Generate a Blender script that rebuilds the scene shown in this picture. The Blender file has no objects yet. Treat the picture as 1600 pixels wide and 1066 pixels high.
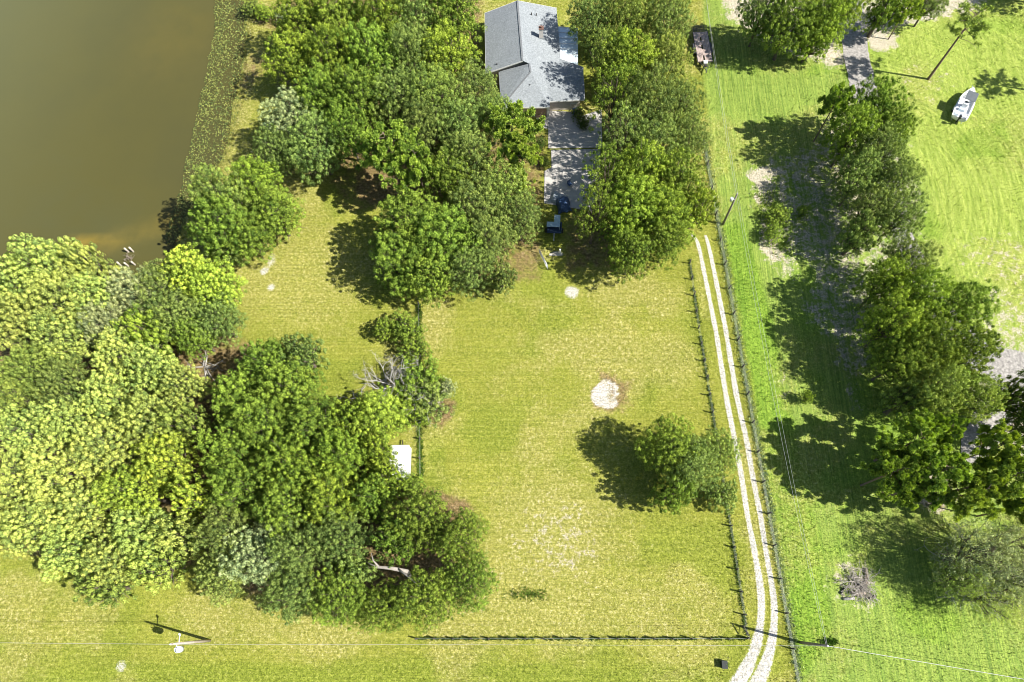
import bpy, math, random
import numpy as np
from mathutils import Vector, Matrix
R_ = math.radians
# ------------------------------------------------------------------ camera, sky, sun, exposure
scene = bpy.context.scene
COL = scene.collection
F, CX, CY, NX, NY, H = 1090., 800., 533., 845., 952., 85.     # focal length in photo pixels, centre, nadir, height
_d = np.array([(NX-CX)/F, -(NY-CY)/F, -1.]); _d /= np.linalg.norm(_d)
_zc = -_d
_y = np.array([0, 1, 0])-_zc*_zc[1]; _y /= np.linalg.norm(_y)
_x = np.cross(_y, _zc)
RW = np.array([_x, _y, _zc])
cam = bpy.data.cameras.new('camera'); camo = bpy.data.objects.new('camera', cam); COL.objects.link(camo)
cam.sensor_width = 36; cam.lens = F/1600*36; cam.clip_start = 1; cam.clip_end = 9000
m = Matrix([list(r) for r in RW]).to_4x4(); m.translation = (0, 0, H); camo.matrix_world = m
scene.camera = camo
SUN_EL, SUN_AZ = R_(48), R_(-13.5)
w = bpy.data.worlds.new('World'); scene.world = w; w.use_nodes = True
nt = w.node_tree; bg = nt.nodes['Background']
sky = nt.nodes.new('ShaderNodeTexSky'); sky.sky_type = 'NISHITA'; sky.sun_disc = False
sky.sun_elevation = SUN_EL; sky.sun_rotation = math.pi/2-SUN_AZ
nt.links.new(sky.outputs[0], bg.inputs[0]); bg.inputs[1].default_value = 0.07
sl = bpy.data.lights.new('sun', 'SUN'); sl.energy = 5.0; sl.angle = R_(0.5); sl.color = (1, .955, .87)
so = bpy.data.objects.new('sun', sl); COL.objects.link(so)
so.rotation_euler = Vector((math.cos(SUN_AZ)*math.cos(SUN_EL), math.sin(SUN_AZ)*math.cos(SUN_EL), math.sin(SUN_EL))).to_track_quat('Z', 'Y').to_euler()
so.location = (0, 0, 120)
vs = scene.view_settings; vs.view_transform = 'Standard'; vs.look = 'None'; vs.gamma = 1; vs.exposure = 0.93; vs.use_curve_mapping = False
scene.cycles.filter_width = 1.0; scene.cycles.max_bounces = 6; scene.cycles.diffuse_bounces = 3; scene.cycles.transmission_bounces = 3
scene.cycles.transparent_max_bounces = 4; scene.cycles.caustics_reflective = False; scene.cycles.caustics_refractive = False

# ------------------------------------------------------------------ helpers
def at(px, py, z=0.):
    r = RW@np.array([(px-CX)/F, -(py-CY)/F, -1.]); t = (z-H)/r[2]
    p = np.array([0, 0, H])+r*t
    return Vector(p)
def mpp(px, py, z=0.):                      # metres per photo pixel, sideways
    return (at(px+1, py, z)-at(px, py, z)).length
def tag(o, label=None, cat=None, group=None, kind=None):
    if label: o['label'] = label
    if cat: o['category'] = cat
    if group: o['group'] = group
    if kind: o['kind'] = kind
    return o
def empty(name, loc=(0, 0, 0), rz=0., label=None, cat=None, group=None):
    o = bpy.data.objects.new(name, None); COL.objects.link(o); o.location = loc; o.rotation_euler = (0, 0, rz)
    o.empty_display_size = .5
    return tag(o, label, cat, group)
def copy_tree(o, parent=None):
    c = o.copy(); COL.objects.link(c); c.parent = parent
    for ch in list(o.children):
        if ch.name in COL.objects: copy_tree(ch, c)
    return c
def link_mesh(name, me, parent=None):
    o = bpy.data.objects.new(name, me); COL.objects.link(o)
    if parent: o.parent = parent
    return o
def np_mesh(name, V, Q, mat, attrs=None, smooth=False):
    """V (n,3); Q (m,k) faces with k corners."""
    me = bpy.data.meshes.new(name); V = np.asarray(V, np.float32); Q = np.asarray(Q, np.int32); k = Q.shape[1]
    me.vertices.add(len(V)); me.vertices.foreach_set('co', V.ravel())
    me.loops.add(Q.size); me.loops.foreach_set('vertex_index', Q.ravel())
    me.polygons.add(len(Q)); me.polygons.foreach_set('loop_start', np.arange(0, Q.size, k, dtype=np.int32))
    me.polygons.foreach_set('loop_total', np.full(len(Q), k, np.int32))
    if smooth: me.polygons.foreach_set('use_smooth', np.ones(len(Q), bool))
    for n, a in (attrs or {}).items():
        at_ = me.attributes.new(n, 'FLOAT', 'POINT'); at_.data.foreach_set('value', np.asarray(a, np.float32))
    me.update(calc_edges=True)
    if mat: me.materials.append(mat)
    return me
class MB:
    def __init__(s): s.v = []; s.f = []; s.sm = []
    def poly(s, pts, faces, sm=False):
        n = len(s.v); s.v += [tuple(p) for p in pts]; s.f += [tuple(i+n for i in f) for f in faces]; s.sm += [sm]*len(faces)
        return s
    def box(s, c, d, rz=0., M=None):
        hx, hy, hz = d[0]/2, d[1]/2, d[2]/2; ca, sa = math.cos(rz), math.sin(rz); P = []
        for x, y, z in ((-1, -1, -1), (1, -1, -1), (1, 1, -1), (-1, 1, -1), (-1, -1, 1), (1, -1, 1), (1, 1, 1), (-1, 1, 1)):
            X, Y, Z = x*hx, y*hy, z*hz
            p = Vector((X*ca-Y*sa, X*sa+Y*ca, Z))
            if M is not None: p = M@p
            P.append(p+Vector(c))
        return s.poly(P, [(0, 3, 2, 1), (4, 5, 6, 7), (0, 1, 5, 4), (1, 2, 6, 5), (2, 3, 7, 6), (3, 0, 4, 7)])
    def beam(s, a, b, w_, h_):                # square-section bar
        a, b = Vector(a), Vector(b); d = (b-a).normalized(); u = d.cross(Vector((0, 0, 1)))
        if u.length < .01: u = Vector((1, 0, 0))
        u.normalize(); v = u.cross(d)
        P = [p+u*(i*w_/2)+v*(j*h_/2) for p in (a, b) for i, j in ((-1, -1), (1, -1), (1, 1), (-1, 1))]
        return s.poly(P, [(0, 1, 2, 3), (7, 6, 5, 4), (0, 4, 5, 1), (1, 5, 6, 2), (2, 6, 7, 3), (3, 7, 4, 0)])
    def tube(s, pts, rad, n=6, cap=True):
        pts = [Vector(p) for p in pts]
        if not hasattr(rad, '__len__'): rad = [rad]*len(pts)
        P = []; u = None
        for i, p in enumerate(pts):
            d = (pts[min(i+1, len(pts)-1)]-pts[max(i-1, 0)]).normalized()
            if u is None:
                u = d.cross(Vector((0, 0, 1)) if abs(d.z) < .9 else Vector((1, 0, 0))).normalized()
            else:
                u = (u-d*u.dot(d)).normalized()
            v = d.cross(u)
            for k in range(n):
                a = 2*math.pi*k/n; P.append(p+(u*math.cos(a)+v*math.sin(a))*rad[i])
        Fc = [(i*n+k, i*n+(k+1) % n, (i+1)*n+(k+1) % n, (i+1)*n+k) for i in range(len(pts)-1) for k in range(n)]
        s.poly(P, Fc, True)
        if cap:
            m0 = len(s.v)-len(P); s.f.append(tuple(m0+k for k in range(n))[::-1]); s.f.append(tuple(m0+(len(pts)-1)*n+k for k in range(n))); s.sm += [False, False]
        return s
    def prism(s, pts, z0, z1):
        n = len(pts); P = [(p[0], p[1], z0) for p in pts]+[(p[0], p[1], z1) for p in pts]
        return s.poly(P, [tuple(range(n))[::-1], tuple(range(n, 2*n))]+[(i, (i+1) % n, n+(i+1) % n, n+i) for i in range(n)])
    def build(s, name, mat, parent=None, bevel=0.):
        me = bpy.data.meshes.new(name); me.from_pydata(s.v, [], s.f); me.materials.append(mat)
        me.polygons.foreach_set('use_smooth', s.sm); me.update()
        o = link_mesh(name, me, parent)
        if bevel:
            b = o.modifiers.new('bevel', 'BEVEL'); b.width = bevel; b.segments = 2; b.limit_method = 'ANGLE'
        return o
rng = np.random.default_rng(11)
def vnoise(x, y, seed=0):
    r = np.random.default_rng(seed).random((256, 256))
    xi = np.floor(x).astype(int); yi = np.floor(y).astype(int); fx = x-xi; fy = y-yi
    fx = fx*fx*(3-2*fx); fy = fy*fy*(3-2*fy); a = xi & 255; b = yi & 255; a1 = (xi+1) & 255; b1 = (yi+1) & 255
    return (r[a, b]*(1-fx)+r[a1, b]*fx)*(1-fy)+(r[a, b1]*(1-fx)+r[a1, b1]*fx)*fy
def fbm(x, y, sc, seed=0, o=4):
    t = 0; a = .5; s = 1/sc; n = 0
    for i in range(o): t = t+a*vnoise(x*s+i*17.3, y*s+i*9.1, seed+i); n += a; a *= .5; s *= 2
    return t/n
def sdf(X, Y, poly):                        # signed distance, positive inside
    d = np.full(X.shape, 1e18); ins = np.zeros(X.shape, bool); n = len(poly)
    for i in range(n):
        ax, ay = poly[i][:2]; bx, by = poly[(i+1) % n][:2]; ex, ey = bx-ax, by-ay; wx, wy = X-ax, Y-ay
        t = np.clip((wx*ex+wy*ey)/(ex*ex+ey*ey+1e-12), 0, 1)
        d = np.minimum(d, (wx-ex*t)**2+(wy-ey*t)**2)
        c = ((ay <= Y) & (by > Y)) | ((by <= Y) & (ay > Y))
        with np.errstate(divide='ignore', invalid='ignore'): xc = ax+(Y-ay)/(by-ay+1e-15)*(bx-ax)
        ins ^= c & (X < xc)
    d = np.sqrt(d); return np.where(ins, d, -d)
def P(lst, z=0.): return [tuple(at(a, b, z)) for a, b in lst]
def sstep(x, a, b): t = np.clip((x-a)/(b-a), 0, 1); return t*t*(3-2*t)

# ------------------------------------------------------------------ material helpers
class NT:
    def __init__(s, name):
        s.m = bpy.data.materials.new(name); s.m.use_nodes = True; s.t = s.m.node_tree; s.b = s.t.nodes['Principled BSDF']
        s.tc = s.t.nodes.new('ShaderNodeTexCoord'); s.pos = s.t.nodes.new('ShaderNodeNewGeometry').outputs['Position']
    def n(s, k, **kw):
        x = s.t.nodes.new(k)
        for a, v in kw.items(): setattr(x, a, v)
        return x
    def l(s, a, b): s.t.links.new(a, b)
    def noise(s, scale, detail=3, rough=.55, vec=None, stretch=None, rot=0.):
        n = s.n('ShaderNodeTexNoise'); n.inputs['Scale'].default_value = scale; n.inputs['Detail'].default_value = detail; n.inputs['Roughness'].default_value = rough
        v = vec or s.pos
        if stretch:
            mp = s.n('ShaderNodeMapping'); s.l(v, mp.inputs[0]); mp.inputs['Scale'].default_value = stretch; mp.inputs['Rotation'].default_value = (0, 0, rot); v = mp.outputs[0]
        s.l(v, n.inputs['Vector']); return n.outputs[0]
    def ramp(s, fac, stops):
        r = s.n('ShaderNodeValToRGB'); e = r.color_ramp.elements
        while len(e) < len(stops): e.new(.5)
        for i, (p, c) in enumerate(stops): e[i].position = p; e[i].color = (*c, 1)
        s.l(fac, r.inputs[0]); return r.outputs[0]
    def mix(s, fac, a, b, mode='MIX'):
        x = s.n('ShaderNodeMix', data_type='RGBA', blend_type=mode)
        for k, v in ((0, fac), (6, a), (7, b)):
            if isinstance(v, (int, float)): x.inputs[k].default_value = v
            elif isinstance(v, tuple): x.inputs[k].default_value = (*v, 1)
            else: s.l(v, x.inputs[k])
        return x.outputs[2]
    def math(s, op, a, b=0., c=None):
        x = s.n('ShaderNodeMath', operation=op)
        for k, v in enumerate((a, b) if c is None else (a, b, c)):
            if isinstance(v, (int, float)): x.inputs[k].default_value = v
            else: s.l(v, x.inputs[k])
        return x.outputs[0]
    def attr(s, name):
        a = s.n('ShaderNodeAttribute', attribute_name=name); return a.outputs['Fac']
    def edge(s, mask, noise, amt=.7, w_=.12):        # break a soft mask up with noise
        v = s.math('MULTIPLY_ADD', noise, amt, s.math('SUBTRACT', mask, amt/2))
        r = s.n('ShaderNodeMapRange', interpolation_type='SMOOTHSTEP'); s.l(v, r.inputs[0]); r.inputs[1].default_value = .5-w_; r.inputs[2].default_value = .5+w_
        return r.outputs[0]
    def bump(s, h, strength=.5, dist=.05):
        b = s.n('ShaderNodeBump'); b.inputs['Strength'].default_value = strength; b.inputs['Distance'].default_value = dist; s.l(h, b.inputs['Height']); s.l(b.outputs[0], s.b.inputs['Normal'])
    def base(s, c, rough=.9, spec=.2):
        if isinstance(c, tuple): s.b.inputs['Base Color'].default_value = (*c, 1)
        else: s.l(c, s.b.inputs['Base Color'])
        s.b.inputs['Roughness'].default_value = rough; s.b.inputs['Specular IOR Level'].default_value = spec
        return s.m
def simple(name, c, rough=.7, metal=0., var=.25, sc=3., spec=.3, bump=0.):
    k = NT(name); n = k.noise(sc, 4, .65, vec=k.tc.outputs['Object'])
    lo = tuple(x*(1-var) for x in c); hi = tuple(min(1, x*(1+var)) for x in c)
    m_ = k.base(k.ramp(n, [(.3, lo), (.7, hi)]), rough, spec); k.b.inputs['Metallic'].default_value = metal
    if bump: k.bump(k.noise(sc*6, 3, vec=k.tc.outputs['Object']), .5, bump)
    return m_

# ------------------------------------------------------------------ ground
POND = P([(-900, 560), (-300, 500), (0, 470), (100, 480), (160, 470), (200, 443), (240, 415), (272, 398), (290, 345), (318, 292), (346, 248), (362, 200), (374, 140), (383, 60), (389, 0), (396, -100), (410, -300), (-1500, -300)])
roadL, roadR = (1098, 222), (1254, 1120)
def axis(lo, hi, st, far):
    a = np.arange(lo, hi+st, st); g = []
    x = st
    v = hi
    while v < far: x *= 1.6; v += x; g.append(v)
    g2 = []; x = st; v = lo
    while v > -far: x *= 1.6; v -= x; g2.append(v)
    return np.array(g2[::-1]+list(a)+g)
gx = axis(-104, 96, .36, 5000); gy = axis(-22, 112, .36, 5000)
GX, GY = np.meshgrid(gx, gy)
GX = GX.astype(float); GY = GY.astype(float)
def wob(X, Y, amp, sc, seed): return (fbm(X, Y, sc, seed)-.5)*2*amp
def reg(lst, soft=1.2, amp=1.5, sc=4, seed=1, isw=False):       # soft region mask 0..1
    s = sdf(GX, GY, lst if isw else P(lst)); return sstep(s+wob(GX, GY, amp, sc, seed), -soft, soft)
def blob(px, py, r, soft=.5, amp=.5, sy=1., seed=3):
    c = at(px, py); d = np.hypot(GX-c.x, (GY-c.y)/sy)
    return sstep(r-d+wob(GX, GY, amp, 1.6, seed), -soft, soft)
pd = sdf(GX, GY, POND)+wob(GX, GY, .8, 3, 77)
GZ = -1.5*sstep(pd, -1.5, 4.5)
lush = reg([(1098, -80), (1100, 120), (1108, 222), (1128, 350), (1160, 520), (1200, 760), (1258, 1130), (2600, 1200), (3000, -300), (1100, -300)], .5, .35, 2, 5)
far_yard = reg([(1330, -250), (1330, 60), (1400, 150), (1430, 260), (1450, 380), (1500, 520), (1600, 560), (2600, 600), (3000, -300)], 3, 3, 6, 6)
bank = np.clip(sstep(pd, -5.5, -.5)*sstep(-pd, -.6, .5), 0, 1)
sand = np.maximum.reduce([
    reg([(1178, 262), (1215, 240), (1330, 150), (1420, 200), (1440, 420), (1400, 470), (1330, 640), (1310, 600), (1290, 540), (1262, 500), (1262, 440), (1225, 420), (1200, 380), (1190, 320)], 2., 3.5, 4, 8)*.465,
    reg([(1100, -60), (1140, 30), (1190, 60), (1250, 98), (1310, 90), (1320, 60), (1480, 25), (1530, 10), (1550, -60)], 1., 2., 3, 9)*.66,
    blob(1375, 64, 2.4, 1, 1.2)*.8, blob(1300, 92, 2.2, 1, 1.)*.7, blob(1590, 520, 6, 3, 3)*.46, blob(1560, 400, 5, 3, 3)*.34, blob(1455, 130, 5, 3, 3)*.28, blob(870, 835, 5.5, 4, 3)*.37, blob(820, 860, 3, 3, 3)*.34, blob(1220, 600, 1.6, 1.4, 1)*.34,
    blob(1190, 275, 2., 1, 1.2)*.75, blob(1205, 380, 1.5, 1, 1., 2.4)*.75, blob(1190, 300, 1.5, .8, 1.2, 2)*.7, blob(1605, 660, 4, 1, 2)*.9, blob(1560, 640, 4, 2, 2)*.75,
    blob(1336, 915, 3.2, 2, 2.)*.40, blob(1348, 918, 1.9, 1.3, 1.4)*.56, blob(1460, 765, 3, 1.5, 1)*.5])
shell = np.maximum.reduce([np.maximum(blob(948, 616, 2.0, .5, .9), blob(955, 606, 1.2, .4, .5))*(.33+.5*fbm(GX, GY, .8, 71)), blob(893, 459, 1.1, .6, .5)*.62, blob(413, 424, .7, .4, .4)*.6, blob(425, 405, .9, .5, .5, 1.8)*.5, blob(423, 449, .7, .5, .3)*.6,
    blob(190, 1040, .7, .4, .4)*.55, blob(870, 397, 1., .5, .4, .4)*.75])
litter = np.maximum.reduce([blob(955, 612, 2.7, .9, 1.3)*.62, blob(335, 575, 5.5, 2, 2.5)*.75, blob(110, 600, 12, 3, 3)*.8, blob(310, 690, 7, 2, 2), blob(590, 290, 3.4, 1.5, 1.5)*.75, blob(555, 290, 4, 1.5, 2)*.5,
    reg([(835, 195), (852, 200), (852, 300), (838, 330), (820, 400), (795, 330), (820, 240)], 1.2, 1.2, 2, 12)*.62, reg([(905, 165), (960, 160), (975, 420), (880, 430), (880, 300), (940, 290), (942, 180)], 1.5, 1.5, 2, 13)*.55,
    reg([(440, -50), (760, -50), (760, 190), (840, 260), (850, 440), (640, 440), (590, 260), (460, 280), (430, 120)], 1.5, 1.5, 3, 14)*.62,
    reg([(350, 620), (500, 620), (600, 740), (740, 800), (740, 930), (560, 950), (340, 920), (300, 800)], 1.5, 1.5, 3, 14)*.85,
    reg([(0, 500), (300, 520), (330, 700), (300, 880), (150, 900), (0, 850), (-200, 700)], 1.5, 1.5, 3, 15)*.7,
    blob(1460, 762, 2.6, 1, 1)*.8, blob(690, 640, 2, .8, 1)*.7, blob(392, 110, 2.2, 1, 1, 2)*.5, blob(430, 25, 3.2, 1, 1)*.55])
d1 = fbm(GX, GY, 9, 31, 5); d2 = fbm(GX, GY, 2.2, 35, 4)
dry = sstep(d1, .44, .66)*.72
dry = np.maximum.reduce([dry, blob(870, 830, 7.5, 5, 3)*.9, blob(800, 800, 4, 3, 2)*.65, blob(810, 890, 4, 3, 2)*.7, blob(680, 505, 2.2, 1.5, 1, 1.6)*.95, blob(790, 900, 5, 3, 2)*.75, blob(480, 430, 9, 5, 3)*.62,
    blob(420, 440, 5, 3, 2)*.7, blob(500, 400, 6, 3, 2)*.5, blob(840, 400, 2.5, 1, 1, .5)*.95, blob(1040, 560, 4, 3, 2)*.7, blob(1040, 470, 3, 2, 2)*.65, blob(940, 940, 6, 3, 1.5, .7)*.6,
    blob(330, 960, 5, 3, 2, .6)*.75, blob(500, 985, 6, 3, 2, .5)*.8, blob(140, 960, 4, 2, 2)*.6, blob(1245, 560, 2., 1.5, 1, 2)*.6*1, blob(1225, 600, 2, 1.5, 1, 2)*.6, blob(1300, 1010, 3, 2, 1.5)*.5,
    blob(1100, 1010, 3, 2, 1)*.5, bank*.75, reg([(1080, 385), (1092, 385), (1110, 500), (1096, 500)], .5, .3, 2, 4)*.5])
dry = dry*(1-lush*.35)
rich = np.maximum.reduce([sstep(fbm(GX, GY, 7, 61), .52, .7)*.6, reg([(0, 1035), (700, 1030), (1140, 1040), (1140, 1100), (0, 1100)], .8, .8, 4, 21)*.85, blob(80, 900, 5, 3, 2)*.6,
    reg([(1128, 350), (1165, 350), (1205, 500), (1285, 860), (1300, 1000), (1250, 1066), (1200, 760)], 1, .6, 3, 22)*.95, reg([(664, 640), (690, 640), (700, 760), (750, 830), (700, 800), (664, 760)], .7, .5, 2, 23)*.75])
nearp = (np.abs(GX) < 200) & (np.abs(GY) < 200)
GZ = GZ+np.where(nearp, (fbm(GX, GY, 5, 91, 4)-.5)*.16*(1-sstep(pd, -2, 0)), 0)
ny_, nx_ = GX.shape
idx = np.arange(nx_*ny_).reshape(ny_, nx_)
Q = np.stack([idx[:-1, :-1], idx[:-1, 1:], idx[1:, 1:], idx[1:, :-1]], -1).reshape(-1, 4)
g = NT('grass_ground')
n_f = g.noise(2.6, 5, .82); n_m = g.noise(.9, 4, .65); n_l = g.noise(.16, 3, .6); n_ff = g.noise(5, 4, .8)
nv = g.noise(1., 3, .6, stretch=(3.2, .16, 1), rot=R_(3.5)); nh = g.noise(1., 3, .6, stretch=(.14, 3.2, 1)); nd = g.noise(1., 3, .6, stretch=(2.4, .22, 1), rot=R_(24))
A = {k: g.attr(k) for k in ('lush', 'yard', 'sand', 'shell', 'litter', 'dry', 'rich', 'bank')}
past = g.ramp(n_f, [(.36, (.095, .115, .017)), (.47, (.185, .21, .030)), (.55, (.26, .27, .050)), (.66, (.43, .42, .16))])
past2 = g.ramp(n_m, [(.3, (.17, .20, .026)), (.7, (.26, .26, .045))])
past = g.mix(.45, past, past2)
lus = g.ramp(n_f, [(.36, (.12, .185, .035)), (.48, (.19, .265, .052)), (.56, (.24, .31, .068)), (.68, (.36, .40, .15))])
lus2 = g.ramp(nv, [(.35, (.13, .215, .035)), (.65, (.255, .335, .062))]); lus = g.mix(.65, lus, lus2)
yar = g.ramp(n_f, [(.36, (.19, .23, .06)), (.48, (.245, .30, .075)), (.56, (.30, .35, .10)), (.68, (.42, .44, .20))])
yar2 = g.ramp(nd, [(.38, (.18, .27, .022)), (.62, (.34, .41, .075))]); yar = g.mix(.6, yar, yar2)
drc = g.ramp(n_f, [(.36, (.14, .145, .03)), (.48, (.26, .25, .06)), (.56, (.36, .335, .115)), (.67, (.58, .53, .30))])
ric = g.ramp(n_f, [(.36, (.085, .12, .014)), (.52, (.17, .22, .025)), (.66, (.29, .32, .06))])
ric = g.mix(A['lush'], ric, g.ramp(n_f, [(.36, (.07, .14, .012)), (.52, (.15, .27, .022)), (.66, (.27, .38, .05))]))
snd = g.ramp(n_ff, [(.36, (.18, .16, .10)), (.48, (.38, .34, .25)), (.64, (.56, .52, .42))])
shl = g.ramp(n_ff, [(.36, (.24, .225, .19)), (.5, (.43, .415, .37)), (.64, (.57, .555, .51))])
lit = g.ramp(n_f, [(.3, (.05, .032, .018)), (.5, (.16, .10, .055)), (.7, (.34, .24, .15))])
c = g.mix(A['lush'], past, lus)
c = g.mix(A['yard'], c, yar)
bs = g.math('MULTIPLY', g.math('SUBTRACT', nh, .5), .9)
c = g.mix(g.math('MULTIPLY', g.edge(A['rich'], n_m, 1., .4), .7), c, ric)
c = g.mix(g.math('MULTIPLY', g.edge(A['dry'], n_m, 1.2, .5), .8), c, drc)
c = g.mix(g.math('MULTIPLY', g.edge(A['litter'], n_m, 1.1, .3), .85), c, lit)
c = g.mix(g.edge(A['sand'], g.math('MULTIPLY_ADD', n_f, .45, g.math('MULTIPLY', n_m, .55)), 2.6, .16), c, snd)
c = g.mix(g.edge(A['shell'], n_ff, .7, .14), c, shl)
c = g.mix(g.math('MULTIPLY', g.math('ADD', n_l, nh), .5), g.mix(1., c, (.80, .82, .78), 'MULTIPLY'), g.mix(1., c, (1.18, 1.15, 1.2), 'MULTIPLY'))
c = g.mix(1., c, g.ramp(g.noise(7, 3, .8), [(.36, (.62, .66, .7)), (.5, (1, 1, 1)), (.64, (1.4, 1.36, 1.3))]), 'MULTIPLY')
vd = g.n('ShaderNodeVectorMath', operation='DISTANCE'); g.l(g.pos, vd.inputs[0]); vd.inputs[1].default_value = tuple(at(1330, 300))
cx_ = g.n('ShaderNodeCombineXYZ'); g.l(vd.outputs['Value'], cx_.inputs[0]); arcs = g.noise(1.5, 3, .7, vec=cx_.outputs[0])
c = g.mix(g.math('MULTIPLY', A['yard'], .8), c, g.mix(1., c, g.ramp(arcs, [(.36, (.74, .80, .76)), (.64, (1.22, 1.18, 1.22))]), 'MULTIPLY'))
rows = g.noise(1., 2, .6, stretch=(.05, 5.5, 1))
c = g.mix(g.math('MULTIPLY', g.math('SUBTRACT', 1., A['lush']), .42), c, g.mix(1., c, g.ramp(rows, [(.36, (.72, .76, .76)), (.64, (1.26, 1.22, 1.22))]), 'MULTIPLY'))
rowv = g.noise(1., 2, .6, stretch=(5.5, .05, 1), rot=R_(3.4))
c = g.mix(g.math('MULTIPLY', g.math('SUBTRACT', A['lush'], A['yard']), .8), c, g.mix(1., c, g.ramp(rowv, [(.36, (.74, .80, .8)), (.64, (1.24, 1.18, 1.2))]), 'MULTIPLY'))
gm = g.base(c, .95, .1)
hgt = g.math('ADD', g.math('MULTIPLY', n_f, .6), g.math('MULTIPLY', n_ff, .6))
g.bump(hgt, .32, .10)
ground_me = np_mesh('ground', np.stack([GX.ravel(), GY.ravel(), GZ.ravel()], 1), Q, gm,
    dict(lush=lush.ravel(), yard=far_yard.ravel(), sand=sand.ravel(), shell=shell.ravel(), litter=litter.ravel(), dry=dry.ravel(), rich=rich.ravel(), bank=bank.ravel()), True)
tag(link_mesh('ground', ground_me), kind='structure')
def gz(x, y):                                # ground height by lookup
    i = int(np.clip(np.searchsorted(gy, y), 0, ny_-1)); j = int(np.clip(np.searchsorted(gx, x), 0, nx_-1)); return float(GZ[i, j])
def gpt(px, py, dz=0.):
    p = at(px, py); return Vector((p.x, p.y, gz(p.x, p.y)+dz))

# water
WZ = -.32
wt = NT('pond_water')
wn = wt.noise(.035, 4, .6); wn2 = wt.noise(.25, 4, .6)
wc = wt.ramp(wn, [(.3, (.068, .066, .024)), (.55, (.078, .073, .023)), (.75, (.074, .074, .029))])
wc = wt.mix(wt.attr('shoal'), wc, wt.ramp(wn2, [(.3, (.13, .105, .024)), (.7, (.27, .19, .035))]))
wc = wt.mix(wt.attr('open'), wc, (.155, .17, .088))  # paler mix is light painted into the water colour
wm = wt.base(wc, .12, .5); wt.b.inputs['IOR'].default_value = 1.33
wt.bump(wt.noise(2.2, 3, .6), .10, .05)
wx = np.linspace(-420, -30, 240); wy = np.linspace(25, 330, 200); WX, WY = np.meshgrid(wx, wy)
sh = np.maximum(sstep(1-np.hypot((WX-at(135, 376).x)/4.5, (WY-at(135, 376).y)/1.6), 0, 1), 0)
a_, b_ = at(150, 385), at(300, 335)
ln = sdf(WX, WY, [tuple(a_), (a_.x+.1, a_.y+.1), (b_.x, b_.y+.5), tuple(b_)])
sh = np.maximum(sh, .5*sstep(ln, -2.6, 1.)*(.5+fbm(WX, WY, 3, 4)))
sh = np.maximum(sh, .12*sstep(1-np.hypot((WX-at(270, 60).x)/12, (WY-at(270, 60).y)/14), 0, 1))
op = sstep(-WX+(WY-60)*.25, 60, 125)*.5  # water brightening towards the upper left, painted as a colour gradient
wi = np.arange(WX.size).reshape(WX.shape)
tag(link_mesh('pond_water', np_mesh('pond_water', np.stack([WX.ravel(), WY.ravel(), np.full(WX.size, WZ)], 1),
    np.stack([wi[:-1, :-1], wi[:-1, 1:], wi[1:, 1:], wi[1:, :-1]], -1).reshape(-1, 4), wm, dict(shoal=sh.ravel(), open=op.ravel()))), kind='structure')

# shell lane: two wheel tracks that merge towards the bottom right, ragged edges
def ribbon(name, pts, mat, z, ragged=.12, step=.16, kind='structure', seed=1, ncross=2):
    """pts: list of (x, y, halfwidth) in metres."""
    C = np.array(pts, float); seg = np.r_[0, np.cumsum(np.hypot(*np.diff(C[:, :2], axis=0).T))]
    s = np.arange(0, seg[-1], step); X = np.interp(s, seg, C[:, 0]); Y = np.interp(s, seg, C[:, 1]); W_ = np.interp(s, seg, C[:, 2])
    k = np.ones(9)/9
    X = np.convolve(np.pad(X, 4, 'edge'), k, 'valid'); Y = np.convolve(np.pad(Y, 4, 'edge'), k, 'valid')
    tx = np.gradient(X); ty = np.gradient(Y); L = np.hypot(tx, ty); nx, ny = -ty/L, tx/L
    rl = (fbm(s, s*0, .7, seed)-.5)*2*ragged*1.6+(fbm(s, s*0, .25, seed+50)-.5)*ragged; rr = (fbm(s, s*0+9, .7, seed+7)-.5)*2*ragged*1.6+(fbm(s, s*0, .25, seed+70)-.5)*ragged
    V = []
    for j in range(ncross+1):
        f = -1+2*j/ncross; ww = W_*f+np.where(f < 0, -rl*abs(f), rr*abs(f))
        xx = X+nx*ww; yy = Y+ny*ww
        zz = np.array([gz(a, b) for a, b in zip(xx, yy)])+z
        V.append(np.stack([xx, yy, zz], 1))
    n = len(s); V = np.concatenate(V)
    Qs = np.concatenate([np.stack([np.arange(n-1)+(j+1)*n, np.arange(n-1)+j*n, np.arange(1, n)+j*n, np.arange(1, n)+(j+1)*n], 1) for j in range(ncross)])
    return tag(link_mesh(name, np_mesh(name, V, Qs, mat)), kind=kind)
def wpts(l): return [(at(a, b).x, at(a, b).y, hw) for a, b, hw in l]
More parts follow.
